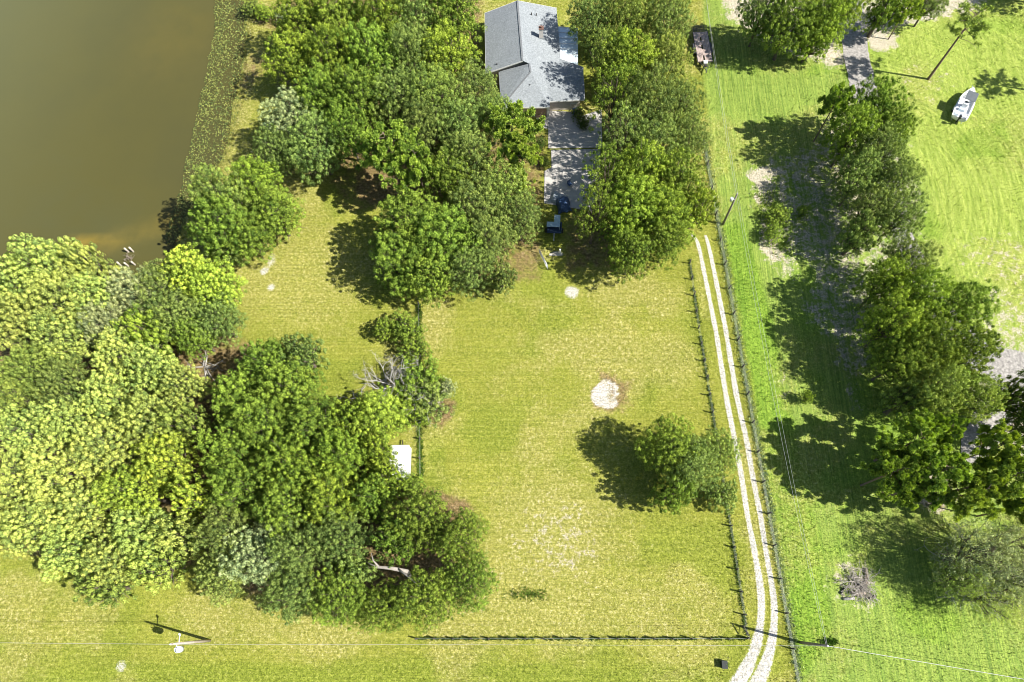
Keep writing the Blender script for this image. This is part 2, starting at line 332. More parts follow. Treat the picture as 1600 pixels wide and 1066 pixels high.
def track(pts, seed):
    C = np.array(wpts(pts)); seg = np.r_[0, np.cumsum(np.hypot(*np.diff(C[:, :2], axis=0).T))]; s_ = np.arange(0, seg[-1], .2)
    X, Y, W_ = (np.interp(s_, seg, C[:, k]) for k in range(3)); k = np.ones(15)/15
    X = np.convolve(np.pad(X, 7, 'edge'), k, 'valid'); Y = np.convolve(np.pad(Y, 7, 'edge'), k, 'valid')
    tx = np.gradient(X); ty = np.gradient(Y); L = np.hypot(tx, ty); nx, ny = -ty/L, tx/L; V = []; SH = []
    wv = 1+(fbm(s_, s_*0, 1.6, seed)-.5)*.5
    for f in np.linspace(-1, 1, 9):
        xx = X+nx*W_*1.22*f; yy = Y+ny*W_*1.22*f; V.append(np.stack([xx, yy, np.array([gz(p, q) for p, q in zip(xx, yy)])+.045+.004*seed-.03*abs(f)], 1)); SH.append(np.clip((1.12-.88*abs(f))*wv, 0, 1))
    V = np.concatenate(V); SH = np.concatenate(SH); n = len(s_)
    Qs = np.concatenate([np.stack([np.arange(n-1)+(j+1)*n, np.arange(n-1)+j*n, np.arange(1, n)+j*n, np.arange(1, n)+(j+1)*n], 1) for j in range(8)])
    smp = lambda A_: A_[np.clip(np.searchsorted(gy, V[:, 1]), 0, ny_-1), np.clip(np.searchsorted(gx, V[:, 0]), 0, nx_-1)]
    at_ = {k_: smp(v_) for k_, v_ in dict(lush=lush, yard=far_yard, sand=sand, litter=litter, dry=dry, rich=rich, bank=bank).items()}; at_['shell'] = SH
    tag(link_mesh('shell_track', np_mesh('shell_track', V, Qs, gm, at_)), kind='structure')
track([(1072,360,.2),(1084,365,.25),(1092,384,.28),(1106,455,.33),(1119,519,.34),(1134.5,620,.36),(1148,688,.36),(1158,740,.34),(1168,807,.34),(1175,841,.36),(1181,875,.4),(1187,909,.42),(1190.5,940,.44),(1189,970,.46),(1184.5,1000,.6),(1174,1030,.68),(1158,1060,.8),(1130,1100,1.)], 1)
track([(1101,364,.2),(1107.5,384,.28),(1119,440,.32),(1134.5,519,.34),(1151,620,.36),(1166.5,688,.36),(1175,740,.34),(1188.5,807,.34),(1193.5,841,.34),(1198.6,875,.34),(1205,909,.36),(1210,940,.38),(1210,970,.42),(1207,1000,.5),(1199,1030,.62),(1188,1060,.8),(1165,1100,1.1)], 2)
# asphalt lane pieces of the neighbouring yard
asp = NT('old_asphalt'); an = asp.noise(3, 5, .75); aspm = asp.base(asp.ramp(an, [(.36, (.16, .15, .145)), (.5, (.29, .275, .255)), (.66, (.42, .40, .37))]), .95, .1); asp.bump(an, .4, .05)
ribbon('asphalt_path', wpts([(1322, -60, 1.9), (1330, 20, 1.9), (1338, 90, 1.9), (1352, 150, 1.9), (1378, 250, 1.5), (1412, 370, 1.3), (1462, 480, 1.6), (1530, 560, 2.2), (1620, 585, 2.6), (1800, 600, 2.6)]), aspm, .05, .1, seed=9, ncross=4)
ribbon('asphalt_path', wpts([(1660, 590, 2.2), (1590, 600, 2.2), (1550, 650, 2.1), (1525, 700, 1.8), (1518, 728, 1.2)]), aspm, .06, .1, seed=19, ncross=4)
# concrete drive in front of the garage
cc = NT('drive_concrete'); cn = cc.noise(1.2, 5, .7); cn2 = cc.noise(12, 3, .7)
ccm = cc.base(cc.mix(.35, cc.ramp(cn, [(.3, (.36, .34, .31)), (.7, (.52, .50, .47))]), cc.ramp(cn2, [(.3, (.3, .28, .26)), (.7, (.58, .56, .53))])), .9, .15)
pv = [at(856, 174), at(903, 176), at(908, 182), at(940, 172), at(941, 231), at(857, 232.5)]
pv2 = [at(861, 235), at(938, 233.5), at(936, 300), at(925, 330), at(850, 318), at(851, 268), at(862, 262)]
tag(MB().prism([tuple(p) for p in pv], -.1, .12).build('concrete_drive', ccm), kind='structure')
tag(MB().prism([tuple(p) for p in pv2], -.1, .12).build('concrete_drive', ccm), kind='structure')
pw = [at(838, 185), at(855.5, 184), at(855.5, 202), at(838, 198)]
tag(MB().prism([tuple(p) for p in pw], -.1, .10).build('concrete_path', ccm), kind='structure')

# ------------------------------------------------------------------ foliage
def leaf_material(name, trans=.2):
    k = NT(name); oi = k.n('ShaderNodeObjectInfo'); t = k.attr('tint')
    hi = k.mix(1., oi.outputs['Color'], (1.48, 1.42, 1.25), 'MULTIPLY'); lo = k.mix(1., oi.outputs['Color'], (.36, .48, .50), 'MULTIPLY')  # random leaf tone, widened to imitate glints and near-black shade in colour
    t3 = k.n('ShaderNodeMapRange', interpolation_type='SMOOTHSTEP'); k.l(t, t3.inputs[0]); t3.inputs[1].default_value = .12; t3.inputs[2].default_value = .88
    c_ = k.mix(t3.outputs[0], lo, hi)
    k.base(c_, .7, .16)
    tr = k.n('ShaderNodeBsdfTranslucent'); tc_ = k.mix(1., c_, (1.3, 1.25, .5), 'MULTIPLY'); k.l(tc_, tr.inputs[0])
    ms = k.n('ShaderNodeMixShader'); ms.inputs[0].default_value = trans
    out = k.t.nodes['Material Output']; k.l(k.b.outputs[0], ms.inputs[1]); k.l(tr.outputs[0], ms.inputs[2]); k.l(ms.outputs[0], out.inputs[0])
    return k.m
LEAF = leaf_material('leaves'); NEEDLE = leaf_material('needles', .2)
BARK = simple('bark', (.13, .105, .08), .95, var=.4, sc=4, bump=.03)
PBARK = simple('pine_bark', (.20, .145, .115), .95, var=.4, sc=4, bump=.03)
DEADW = simple('bleached_wood', (.42, .40, .37), .9, var=.3, sc=3)
def unit(v): return v/np.maximum(np.linalg.norm(v, axis=-1, keepdims=True), 1e-9)
def leaf_quads(C, N, la, lb, rg):
    """C centres, N normals, half sizes la, lb -> V, Q"""
    n = len(C); N = unit(N); a = unit(np.cross(N, unit(rg.normal(size=(n, 3))))); b = np.cross(N, a)
    a = a*la[:, None]; b = b*lb[:, None]
    droop = N*(lb*.35)[:, None]
    V = np.stack([C-b-droop*.6, C+a*.9-b*.05, C+b-droop*.8, C-a*.9+b*.05], 1).reshape(-1, 3)
    return V, np.arange(n*4).reshape(-1, 4)
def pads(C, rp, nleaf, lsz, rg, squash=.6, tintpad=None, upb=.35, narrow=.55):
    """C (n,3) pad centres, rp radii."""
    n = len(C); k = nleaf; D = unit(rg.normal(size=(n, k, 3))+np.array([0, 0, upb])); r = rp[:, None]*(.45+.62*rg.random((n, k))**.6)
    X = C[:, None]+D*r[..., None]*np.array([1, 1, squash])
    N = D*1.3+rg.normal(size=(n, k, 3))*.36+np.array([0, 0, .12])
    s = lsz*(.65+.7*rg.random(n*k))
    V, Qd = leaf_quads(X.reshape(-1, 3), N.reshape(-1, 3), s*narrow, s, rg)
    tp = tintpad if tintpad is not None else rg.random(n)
    t = np.clip(.62*tp[:, None]+.38*rg.random((n, k))+.12*(D[..., 2]), 0, 1).ravel()  # random tone, with top light put into the tint of each pad
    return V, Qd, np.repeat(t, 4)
def limb_mesh(name, Cs, zc, R, rg, mat, tr=.32, lean=(0, 0)):
    b = MB(); fork = Vector((lean[0], lean[1], zc*.42))
    b.tube([(0, 0, -.4), (0, 0, .15), (lean[0]*.5, lean[1]*.5, zc*.22), fork], [tr*1.5, tr*1.1, tr*.95, tr*.85], 8)
    for c_ in Cs:
        c_ = Vector(c_); mid = fork.lerp(c_, .5)+Vector((rg.normal()*.25, rg.normal()*.25, -.1*R*.3)); r0 = tr*.5
        b.tube([fork-Vector((0, 0, .1)), mid, c_], [r0, r0*.62, r0*.25], 5)
        for _ in range(3):
            e = c_+Vector(rg.normal(size=3))*R*.16; b.tube([mid.lerp(c_, .5), mid.lerp(e, .75), e], [r0*.35, r0*.22, .02], 4)
    me_o = b.build(name, mat); me = me_o.data; bpy.data.objects.remove(me_o); return me
def broadleaf(seed, R=6., zc=7.5, nsub=12, padn=17, nleaf=85, rp=(.7, 1.15), lsz=.19, vert=.62, sub=(.3, .52), squash=.6, narrow=.55, holes=.0, gap=.80, inner=1.):
    rg = np.random.default_rng(seed); subs = []; sr = []
    for i in range(nsub):                                # limb crowns spread round the crown
        if i == 0: d = np.array([0, 0, .55]); q = .55
        else:
            a = 2*math.pi*(i*.382+rg.random()*.12); q = math.sqrt((i+.3)/nsub); el = (1-q)*.9+rg.normal()*.16
            d = np.array([math.cos(a)*q, math.sin(a)*q, el-.1])
        r_ = R*rg.uniform(*sub)*(1-.18*q)
        c_ = np.array([d[0]*(R-r_*.8)*rg.uniform(.82, 1.1), d[1]*(R-r_*.8)*rg.uniform(.82, 1.1), d[2]*R*vert])
        subs.append(c_); sr.append(r_)
    for i in range(6):                                   # skirt of low boughs
        a = i*1.05+rg.random()*.6; r_ = R*rg.uniform(*sub)*.9; q = R*rg.uniform(.42, .66)
        subs.append(np.array([math.cos(a)*q, math.sin(a)*q, -R*vert*rg.uniform(.55, .85)])); sr.append(r_)
    subs = np.array(subs); sr = np.array(sr); PC = []; tp = []
    low, high = rp[0]*R/6, rp[1]*R/6; RR = []
    for c_, r_ in zip(subs, sr):
        D = unit(rg.normal(size=(padn*2, 3))+np.array([0, 0, .35])); D = D[D[:, 2] > -.7][:padn]
        p = c_+D*(r_*(.5+.62*rg.random((len(D), 1))+.42*rg.random((len(D), 1))**4))*np.array([1, 1, .9]); tb = rg.random()*.5
        for q in p:
            dd = np.linalg.norm((q-subs)*np.array([1, 1, 1.2]), axis=1)
            if (dd < sr*.48).sum() > 0: continue
            if rg.random() < holes: continue
            rq = rg.uniform(low, high)
            if PC and (np.linalg.norm(np.array(PC)-q, axis=1) < (np.array(RR)+rq)*gap).any(): continue
            PC.append(q); RR.append(rq); tp.append(tb*.6+rg.random()*.7)
    PC = np.array(PC); PC[:, 2] += zc; rpv = np.array(RR)
    V, Qd, t = pads(PC, rpv, nleaf, lsz, rg, squash, np.array(tp), narrow=narrow)
    # sparse inner leaves hiding the ground, crown shade put into their dark tint
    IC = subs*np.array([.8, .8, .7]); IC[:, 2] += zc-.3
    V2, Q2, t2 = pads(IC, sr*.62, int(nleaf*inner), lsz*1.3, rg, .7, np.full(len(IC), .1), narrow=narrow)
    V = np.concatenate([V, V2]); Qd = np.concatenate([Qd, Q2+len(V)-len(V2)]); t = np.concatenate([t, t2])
    S = subs.copy(); S[:, 2] += zc
    return np_mesh('crown', V, Qd, LEAF, dict(tint=t)), limb_mesh('trunk', S, zc, R, rg, BARK)
def pine(seed, R=5., Ht=11., nl=20, open_=1.):
    rg = np.random.default_rng(seed); b = MB(); top = Vector((rg.normal()*.4, rg.normal()*.4, Ht))
    b.tube([(0, 0, -.4), (0, 0, .2), top*.5, top*.8, top], [.26, .2, .16, .11, .03], 8)
    T = []; ts = []
    for i in range(nl):
        f = .52+.48*(i+rg.random())/nl; a = i*2.4+rg.random(); L = R*(1.12-(f-.52)*1.35)*rg.uniform(.6, 1.05)
        o = top*f; e = o+Vector((math.cos(a)*L, math.sin(a)*L, L*rg.uniform(.05, .38))); mid = o.lerp(e, .5)+Vector((rg.normal()*.2, rg.normal()*.2, -L*.05))
        b.tube([o, mid, e], [.085*(1.4-f), .055, .02], 5)
        n = max(4, int(L*3.6))
        for j in range(n):
            q = rg.uniform(.42, 1.0); base_ = o.lerp(mid, q*2) if q < .5 else mid.lerp(e, q*2-1)
            off = Vector((rg.normal(), rg.normal(), abs(rg.normal())*.5))*(.42*L/3*open_); tip = base_+off
            b.tube([base_, tip], [.03, .014], 3, False); T.append(tip); ts.append(rg.uniform(.34, .58))
        T.append(e); ts.append(.5)
    T = np.array([list(t) for t in T]); ts = np.array(ts); n = len(T); k = 95
    D = unit(rg.normal(size=(n, k, 3))+np.array([0, 0, .55])); L = ts[:, None]*(.75+.35*rg.random((n, k)))
    base_ = T[:, None]+D*L[..., None]*.15; tip = T[:, None]+D*L[..., None]
    sd = unit(np.cross(D, rg.normal(size=(n, k, 3))))*.05
    V = np.stack([base_-sd*.5, base_+sd*.5, tip+sd, tip-sd], 2).reshape(-1, 3); Qd = np.arange(n*k*4).reshape(-1, 4)
    t = np.repeat(np.clip(.5*rg.random(n)[:, None]+.5*rg.random((n, k)), 0, 1).ravel(), 4)
    o_ = b.build('trunk', PBARK); tm = o_.data; bpy.data.objects.remove(o_)
    return np_mesh('crown', V, Qd, NEEDLE, dict(tint=t)), tm
def bare(seed, R=4., Ht=5., n0=9, mat=DEADW, spread=1.):
    rg = np.random.default_rng(seed); b = MB()
    def grow(p, d, L, r, lv):
        pts = [p]; q = p; dd = d
        for _ in range(3):
            dd = (dd+Vector(rg.normal(size=3))*.42).normalized(); q = q+dd*L/3; pts.append(q)
        b.tube(pts, [r, r*.8, r*.62, r*.45], 5 if lv < 2 else 3, False)
        if lv < 3:
            for _ in range(4 if lv else 3):
                s_ = pts[1+int(rg.integers(0, 3))]; e = (dd+Vector(rg.normal(size=3))*.75+Vector((0, 0, .12))).normalized(); grow(s_, e, L*rg.uniform(.45, .7), r*.5, lv+1)
    b.tube([(0, 0, -.3), (.1, 0, Ht*.3)], [.22, .17], 7)
    for i in range(n0):
        a = 2*math.pi*i/n0+rg.random()*.5; grow(Vector((.1, 0, Ht*.3)), Vector((math.cos(a)*spread, math.sin(a)*spread, rg.uniform(.25, 1.1))).normalized(), R*.6*rg.uniform(.7, 1.1), .085, 0)
    o_ = b.build('branches', mat); tm = o_.data; bpy.data.objects.remove(o_); return tm
VAR = {
 'oak': [broadleaf(100+i, nsub=15, padn=60, nleaf=78, lsz=.125, rp=(.26, .80), squash=.8, holes=.04) for i in range(6)],
 'live': [broadleaf(200+i, nsub=17, padn=70, nleaf=58, lsz=.135, rp=(.28, .62), squash=.9, narrow=.34, sub=(.3, .42), holes=.04) for i in range(5)],
 'lime': [broadleaf(300+i, nsub=16, padn=64, nleaf=68, lsz=.13, rp=(.32, .68), squash=.62, sub=(.3, .44), holes=.08) for i in range(5)],
 'small': [broadleaf(400+i, R=3., zc=2.6, nsub=8, padn=34, nleaf=48, lsz=.11, rp=(.5, 1.), sub=(.38, .52), vert=.45) for i in range(4)],
 'open': [broadleaf(700+i, nsub=14, padn=44, nleaf=34, lsz=.15, rp=(.3, .6), squash=.8, narrow=.4, sub=(.3, .44), holes=.42, gap=.95, inner=.25) for i in range(2)],
 'wisp': [broadleaf(500+i, nsub=20, padn=54, nleaf=38, lsz=.13, rp=(.4, .9), squash=.9, narrow=.36, sub=(.3, .42), holes=.3) for i in range(2)],
 'pine': [pine(600+i) for i in range(4)],
 'lanky': [pine(650, R=3.2, Ht=8.2, nl=11, open_=1.0)],
}
BASE = {'oak': (6, 7.5), 'live': (6, 7.5), 'lime': (6, 7.5), 'small': (3, 2.6), 'wisp': (6, 7.5), 'open': (6, 7.5), 'pine': (5, 8.7), 'lanky': (3.2, 6.6)}
COLR = {'N': (.34, .45, .075), 'D': (.225, .325, .05), 'G': (.25, .335, .09), 'L': (.43, .505, .135), 'Y': (.39, .50, .075), 'M': (.275, .375, .05), 'P': (.31, .395, .09), 'K': (.11, .17, .035), 'S': (.40, .45, .22), 'B': (.22, .32, .05)}
NAME = {'oak': 'oak_tree', 'live': 'live_oak', 'lime': 'broadleaf_tree', 'small': 'shrub', 'wisp': 'wispy_tree', 'open': 'live_oak', 'pine': 'pine_tree', 'lanky': 'pine_tree'}
# ------------------------------------------------------------------ trees: px, py, radius px, crown height, kind, colour, label
TREES = [
# grove left of the house
('house grove', [
 (470,28,42,7.5,'oak','M','yellowish oak at the pond-side top end of the house grove'),
 (530,22,46,8,'oak','D','oak second from the pond along the top edge of the photo'),
 (592,18,46,8.5,'oak','M','tall oak in the top middle of the grove left of the house'),
 (650,22,42,8,'live','G','grey-green live oak near the top edge between two green oaks left of the house'),
 (708,20,44,8,'oak','D','round oak at the top edge touching the grey roof'),
 (462,92,42,7,'oak','M','yellow-green oak whose shadow falls on the pond bank'),
 (520,88,44,8.5,'oak','M','bright green oak one row below the top of the grove'),
 (582,88,46,8.5,'oak','D','dark leafy oak in the second row of the house grove'),
 (643,85,44,8,'live','G','olive live oak beside the dark hollow of the house grove'),
 (702,88,46,7.5,'oak','M','oak with yellowing leaves next to the west roof slope'),
 (500,150,42,8,'oak','D','deep green oak above the greyish pond-bank tree'),
 (560,150,44,8.5,'oak','D','oak in the centre of the house grove above the pine'),
 (622,152,42,8,'live','G','pale feathery live oak in the middle of the house grove'),
 (682,148,44,8,'live','P','light olive live oak west of the lower roof'),
 (742,140,40,6.5,'live','G','live oak brushing the lower roof corner'),
 (455,185,44,7,'live','S','silvery grey tree on the slope between grove and pond'),
 (495,225,48,7,'live','G','large dusty green live oak at the south-west tip of the grove'),
 (430,232,36,6,'live','G','small grey-green tree nearest the reeds of the pond'),
 (540,200,36,7.5,'oak','D','dark oak wedged between the dusty live oak and the pine'),
 (605,228,50,11,'pine','N','bright pine with pale limbs in the middle of the grove'),
 (650,258,40,10.5,'pine','N','smaller pine leaning over the dark gap above the big round oak'),
 (668,205,40,7.5,'live','G','live oak just east of the bright pine'),
 (720,198,44,7.5,'live','G','feathery live oak beside the yellow pine'),
 (770,180,34,6.2,'live','G','low live oak at the front corner of the house'),
 (800,206,46,10,'pine','N','vivid yellow-green pine beside the front walk'),
 (815,240,36,9.5,'pine','N','lower yellow pine next to the mulch strip'),
 (735,248,46,7.5,'live','G','olive live oak below the feathery one beside the yellow pine'),
 (700,275,38,7.5,'oak','D','dark green oak above the right half of the big round oak'),
 (790,290,48,7,'live','P','pale live oak leaning towards the concrete drive'),
 (752,318,46,7,'live','G','live oak in the lower right of the grove above the pasture'),
 (812,338,40,6.2,'live','G','grey-green live oak beside the blue tarp'),
 (640,352,58,8,'oak','D','big round deep green oak whose shadow falls on the left field'),
 (690,368,56,7.8,'oak','D','big oak joined to the right side of the round one'),
 (625,408,44,7,'oak','D','low front lobe oak at the bottom left of the house grove'),
 (670,428,42,6.5,'oak','D','oak at the head of the left pasture fence'),
 (733,415,42,6.2,'live','G','live oak on the top edge of the pasture'),
 (765,372,42,6.5,'live','G','live oak between the big oak and the farm gate'),
 (782,428,24,4.5,'live','G','small live oak at the pasture edge left of the open gate'),
]),
# trees between the house drive and the lane
('drive grove', [
 (930,25,42,7,'live','G','live oak at the top edge just right of the roof'),
 (985,22,44,8,'live','P','pale live oak second from the roof along the top edge'),
 (1042,28,44,8,'live','G','live oak at the top edge just left of the flatbed trailer'),
 (945,85,34,8.5,'open','P','yellowish live oak overhanging the pale patio roof'),
 (985,95,44,8,'oak','M','bright oak one row down between patio roof and flatbed trailer'),
 (1040,98,44,7.5,'live','P','light green tree alongside the flatbed trailer deck'),
 (962,145,42,9,'open','D','dark oak shading the garage side of the roof'),
 (1015,160,46,9,'live','G','feathery live oak in the middle of the drive grove'),
 (1062,165,40,7,'live','G','live oak below the hitch of the flatbed trailer'),
 (975,208,42,9,'open','G','live oak overhanging the right edge of the concrete drive'),
 (1030,222,46,7,'live','G','wide live oak in the drive grove above the large bright oak'),
 (1078,215,34,6.5,'live','G','live oak on the grass strip side of the drive grove'),
 (950,272,44,9,'open','D','oak at the upper left of the bright clump below the drive'),
 (1005,268,46,8,'oak','M','tallest bright oak in the clump below the drive'),
 (1062,280,42,7,'oak','D','oak at the right of the bright clump facing the utility pole'),
 (930,325,36,9,'open','D','oak shading the blue tarp from the right'),
 (985,330,50,8,'oak','M','broad bright oak in the centre of the clump above the gate'),
 (1042,332,46,7,'oak','M','oak beside the upper end of the shell lane'),
 (1088,322,30,5.5,'oak','M','small oak above the end of the white shell tracks'),
 (985,392,38,6.5,'oak','D','round dark oak jutting into the top of the pasture'),
 (1040,375,40,6,'oak','D','oak at the upper corner of the lane-side pasture fence'),
]),
# bank trees
('pond bank trees', [
 (345,306,46,8.5,'oak','P','light green tree on the pond bank next to the reeds'),
 (343,350,44,8,'oak','D','green tree leaning over the dark pond shadow'),
 (400,292,44,6.5,'oak','M','round tree at the top of the pond-bank clump'),
 (428,332,46,6,'oak','D','tree on the field side of the pond-bank clump'),
 (388,365,40,5.5,'oak','D','low tree at the bottom of the pond-bank clump'),
 (352,388,28,4.5,'live','G','small tree at the foot of the pond-bank clump'),
]),
# pale woodland on the left
('lakeside woodland', [
 (78,412,48,8,'lime','L','pale tree pushing furthest out over the pond'),
 (142,415,28,7,'lime','L','narrow pale bough tree left of the dock pilings'),
 (22,440,44,8,'lime','L','pale tree at the left edge of the photo beside the water'),
 (100,465,52,8.2,'lime','L','wide pale tree behind the one furthest over the pond'),
 (28,505,50,8.5,'lime','L','pale tree at the left edge one row below the water'),
 (145,465,40,7.5,'lime','L','pale tree south-west of the dock pilings'),
 (105,525,46,8,'lime','L','pale tree above the small dark opening in the woodland'),
 (208,462,44,6.8,'live','S','silvery grey-green tree directly below the dock pilings'),
 (165,510,38,6.6,'live','S','grey-green tree beside the dark opening of the woodland'),
 (252,452,44,6.8,'live','G','grey-green tree between the dock pilings and the yellow tree'),
 (292,425,42,7,'lime','Y','yellow tree at the water inlet'),
 (335,448,42,6.5,'lime','Y','bright yellow-green tree next to the open field path'),
 (278,495,42,6.5,'live','G','olive tree below the yellow pair'),
 (340,500,38,5.8,'live','G','green tree at the field side above the fallen branches'),
 (305,525,32,5.5,'oak','B','lively green tree just above the fallen branches'),
 (232,520,32,7.6,'lime','Y','slim yellow-green tree standing up from grey-green neighbours'),
 (55,575,48,7.5,'live','P','pale olive tree left of the small dark opening'),
 (112,605,44,7.2,'live','G','grey-green tree right below the small dark opening'),
 (20,620,44,7.5,'live','P','soft green tree at the left edge halfway down'),
 (190,560,42,8,'lime','L','pale tree above the middle of the woodland'),
 (238,582,44,8,'lime','L','lime-coloured tree left of the fallen branches'),
 (285,602,36,7.4,'lime','L','pale tree facing the fallen branches'),
 (170,620,42,7.8,'lime','L','pale tree in the heart of the woodland'),
 (232,655,46,8.2,'lime','L','tall pale tree left of the dark gap'),
 (290,665,34,7,'live','P','light tree on the rim of the dark gap'),
 (110,665,46,8,'lime','L','pale tree with visible twigs in mid woodland'),
 (45,675,48,8.2,'lime','L','pale tree at the left margin beside the twiggy one'),
 (165,700,46,8.4,'lime','L','pale tree just below the heart of the woodland'),
 (255,718,46,8.2,'lime','Y','yellower tree facing the dark deep green oaks'),
 (22,745,46,8,'lime','L','pale tree at the left edge two thirds down'),
 (92,745,48,8.4,'lime','L','pale tree second from the left edge two thirds down'),
 (205,768,46,8.4,'lime','Y','yellow-topped tree in the lower woodland'),
 (305,778,34,7.6,'lime','Y','most yellow tree at the seam with the dark oaks'),
 (140,790,48,8.2,'lime','L','pale tree below the twiggy middle of the woodland'),
 (62,812,50,8,'lime','L','pale tree above the bottom left lawn'),
 (10,825,40,7.5,'lime','L','pale tree in the lowest left corner of the woodland'),
 (222,835,46,7.8,'lime','L','pale tree over the bottom edge beside the grey live oaks'),
 (285,835,34,7,'lime','L','narrow pale tree meeting the grey live oaks'),
 (110,858,42,7,'lime','L','pale tree on the bottom edge of the woodland'),
 (175,870,44,7,'lime','L','pale bottom tree second from the jutting one'),
 (160,918,34,5.2,'lime','P','low tree jutting furthest onto the bottom lawn'),
 (245,882,36,6,'lime','P','low pale tree at the bottom edge next to the live oaks'),
]),
# deep green wood in the middle
('middle wood', [
 (470,550,30,5.5,'live','G','small tree at the top tip of the middle wood'),
 (415,570,42,7,'oak','D','oak at the upper left of the middle wood near the field'),
 (455,608,48,7.8,'oak','D','oak at the top centre of the middle wood'),
 (372,625,44,7.5,'oak','D','oak on the rim of the dark gap in the middle wood'),
 (415,668,50,8.2,'oak','D','large oak in the upper left of the middle wood'),
 (492,662,46,7.8,'oak','D','oak left of the dead tree shadow'),
 (362,705,44,7.8,'oak','D','oak touching the yellow woodland trees'),
 (455,725,52,8.4,'oak','M','large bright oak in the heart of the middle wood'),
 (530,712,46,7.8,'oak','M','bright oak between the heart of the wood and the white box trailer'),
 (588,650,46,6.5,'oak','Y','yellow-green tree just below the dead tree'),
 (550,655,32,6,'oak','M','bright small oak left of the yellow-green one'),
 (590,700,26,5.5,'oak','M','small oak filling the corner above and left of the white box trailer'),
 (598,732,24,5,'oak','M','little oak leaning over the left edge of the white box trailer'),
 (602,755,26,6,'oak','M','small oak overlapping the bottom edge of the white box trailer'),
 (380,765,46,8,'oak','D','oak in the lower left of the middle wood'),
 (520,775,48,8,'oak','M','oak below and left of the white box trailer'),
 (452,792,46,8,'oak','D','dark oak above the silvery live oaks'),
 (585,778,38,7,'oak','D','oak directly below the white box trailer'),
 (352,830,44,7.5,'live','G','live oak at the left end of the lower wood'),
 (400,868,52,7.8,'live','S','silvery live oak in the lower left of the middle wood'),
 (348,900,42,6.2,'live','G','live oak at the bottom left corner of the middle wood'),
 (465,858,50,8,'live','G','live oak left of the bare grey limb'),
 (535,840,46,8,'live','G','live oak above the bare grey limb'),
 (455,920,48,6.6,'live','G','live oak on the bottom edge left of the bare limb'),
 (530,930,50,6.6,'live','B','live oak at the bottom edge below the bare limb'),
 (655,812,52,7.8,'live','B','live oak below right of the white box trailer'),
 (718,840,48,7,'live','B','live oak bulging into the pasture'),
 (600,948,42,5.8,'live','B','green live oak near the end of the bottom fence'),
 (668,935,48,6.4,'live','B','live oak over the end of the bottom fence'),
 (732,908,46,6,'live','B','live oak at the bottom right corner of the middle wood'),
 (560,890,28,6,'live','G','small live oak carrying the bare grey limb'),
 (618,845,36,7.2,'live','B','live oak between the white box trailer and the bare limb'),
]),
# shrubs and the lone tree
('pasture trees', [
 (1044,696,48,6.6,'live','D','left half of the lone tree pair beside the white shell patch'),
 (1078,728,50,6.2,'live','G','main crown of the lone tree beside the lane'),
 (1052,766,34,5,'live','D','lowest crown lobe of the lone tree above the pasture'),
 (1120,705,38,5,'live','P','lighter tree reaching from the lone tree over the lane fence'),
 (1128,770,28,3,'small','G','small shrub under the lone tree by the fence'),
 (632,512,28,2.6,'small','B','round green shrub by the top of the left pasture fence'),
 (646,545,24,2.2,'small','B','shrub on the left fence above the dead tree'),
 (602,512,18,2.4,'small','D','little dark shrub with a separate shadow above the dead tree'),
 (655,590,38,3.0,'small','B','bush tangled in the dead tree'),
 (668,625,34,2.8,'small','G','thin bush right of the dead tree'),
 (640,640,34,3.0,'small','M','yellowish bush under the dead tree'),
 (640,760,24,2.6,'small','B','bush at the bottom right corner of the white box trailer'),
]),
# right side row
('right row', [
 (1192,15,36,7,'oak','G','oak at the top edge right of the flatbed trailer'),
 (1235,32,46,7.5,'oak','D','dark round oak at the top edge above the pale sand'),
 (1290,25,44,7.5,'oak','M','yellowish oak left of the asphalt path end'),
 (1318,8,34,7,'oak','M','small oak at the top edge over the asphalt path'),
 (1272,62,28,4.5,'oak','M','low oak fringe above the bright grass strip'),
 (1385,8,28,6,'oak','D','dark tree at the top edge right of the asphalt path'),
 (1418,12,24,6,'pine','N','small bright pine at the top edge of the far yard'),
 (1455,0,30,5,'live','G','greyish bush at the top edge of the far yard'),
 (1308,158,30,8.5,'pine','N','thin pine sticking out of the upper left of the right row'),
 (1365,165,40,7.5,'oak','D','oak at the head of the right row below the asphalt'),
 (1395,200,34,7,'oak','D','oak on the boat side of the right row'),
 (1335,205,38,7.8,'oak','M','oak over the upper shade of the right row'),
 (1372,240,42,7.5,'live','G','live oak third down in the right row'),
 (1345,275,38,7,'live','G','live oak above the white sand of the right row'),
 (1398,285,40,7,'live','G','live oak in the right row facing the far yard'),
 (1365,325,40,6.8,'live','G','live oak beside the sandy opening'),
 (1405,340,38,6.5,'live','G','live oak at the narrow waist of the right row'),
 (1345,365,28,5.5,'live','G','low live oak at the waist of the right row'),
 (1420,408,40,7,'live','G','live oak just below the waist of the right row'),
 (1385,440,38,7.4,'oak','M','bright oak at the upper left of the largest clump'),
 (1440,465,48,8.4,'oak','M','tall golden-tipped oak in the largest clump'),
 (1502,480,44,7.5,'oak','D','oak on the far yard side of the largest clump'),
 (1395,505,44,8,'oak','M','oak facing the lane in the largest clump'),
 (1455,540,50,8.4,'oak','D','big dark oak in the centre of the largest clump'),
 (1515,545,42,7.2,'oak','D','oak next to the bend of the asphalt path'),
 (1405,565,40,7,'oak','D','oak at the lower left of the largest clump'),
 (1470,610,46,7.8,'live','P','soft green tree at the bottom of the largest clump'),
 (1525,620,38,7,'live','P','tree overhanging the asphalt bend'),
 (1420,625,32,6,'live','G','live oak above the lower pines'),
 (1596,620,34,7,'oak','K','very dark oak at the right edge below the asphalt bend'),
 (1618,665,40,6.5,'oak','K','dark oak cut by the right edge above the pines'),
]),
# pines and wispy tree
('lower right pines', [
 (1428,692,54,9.5,'pine','N','pine with bright tufts at the top left of the lower pines'),
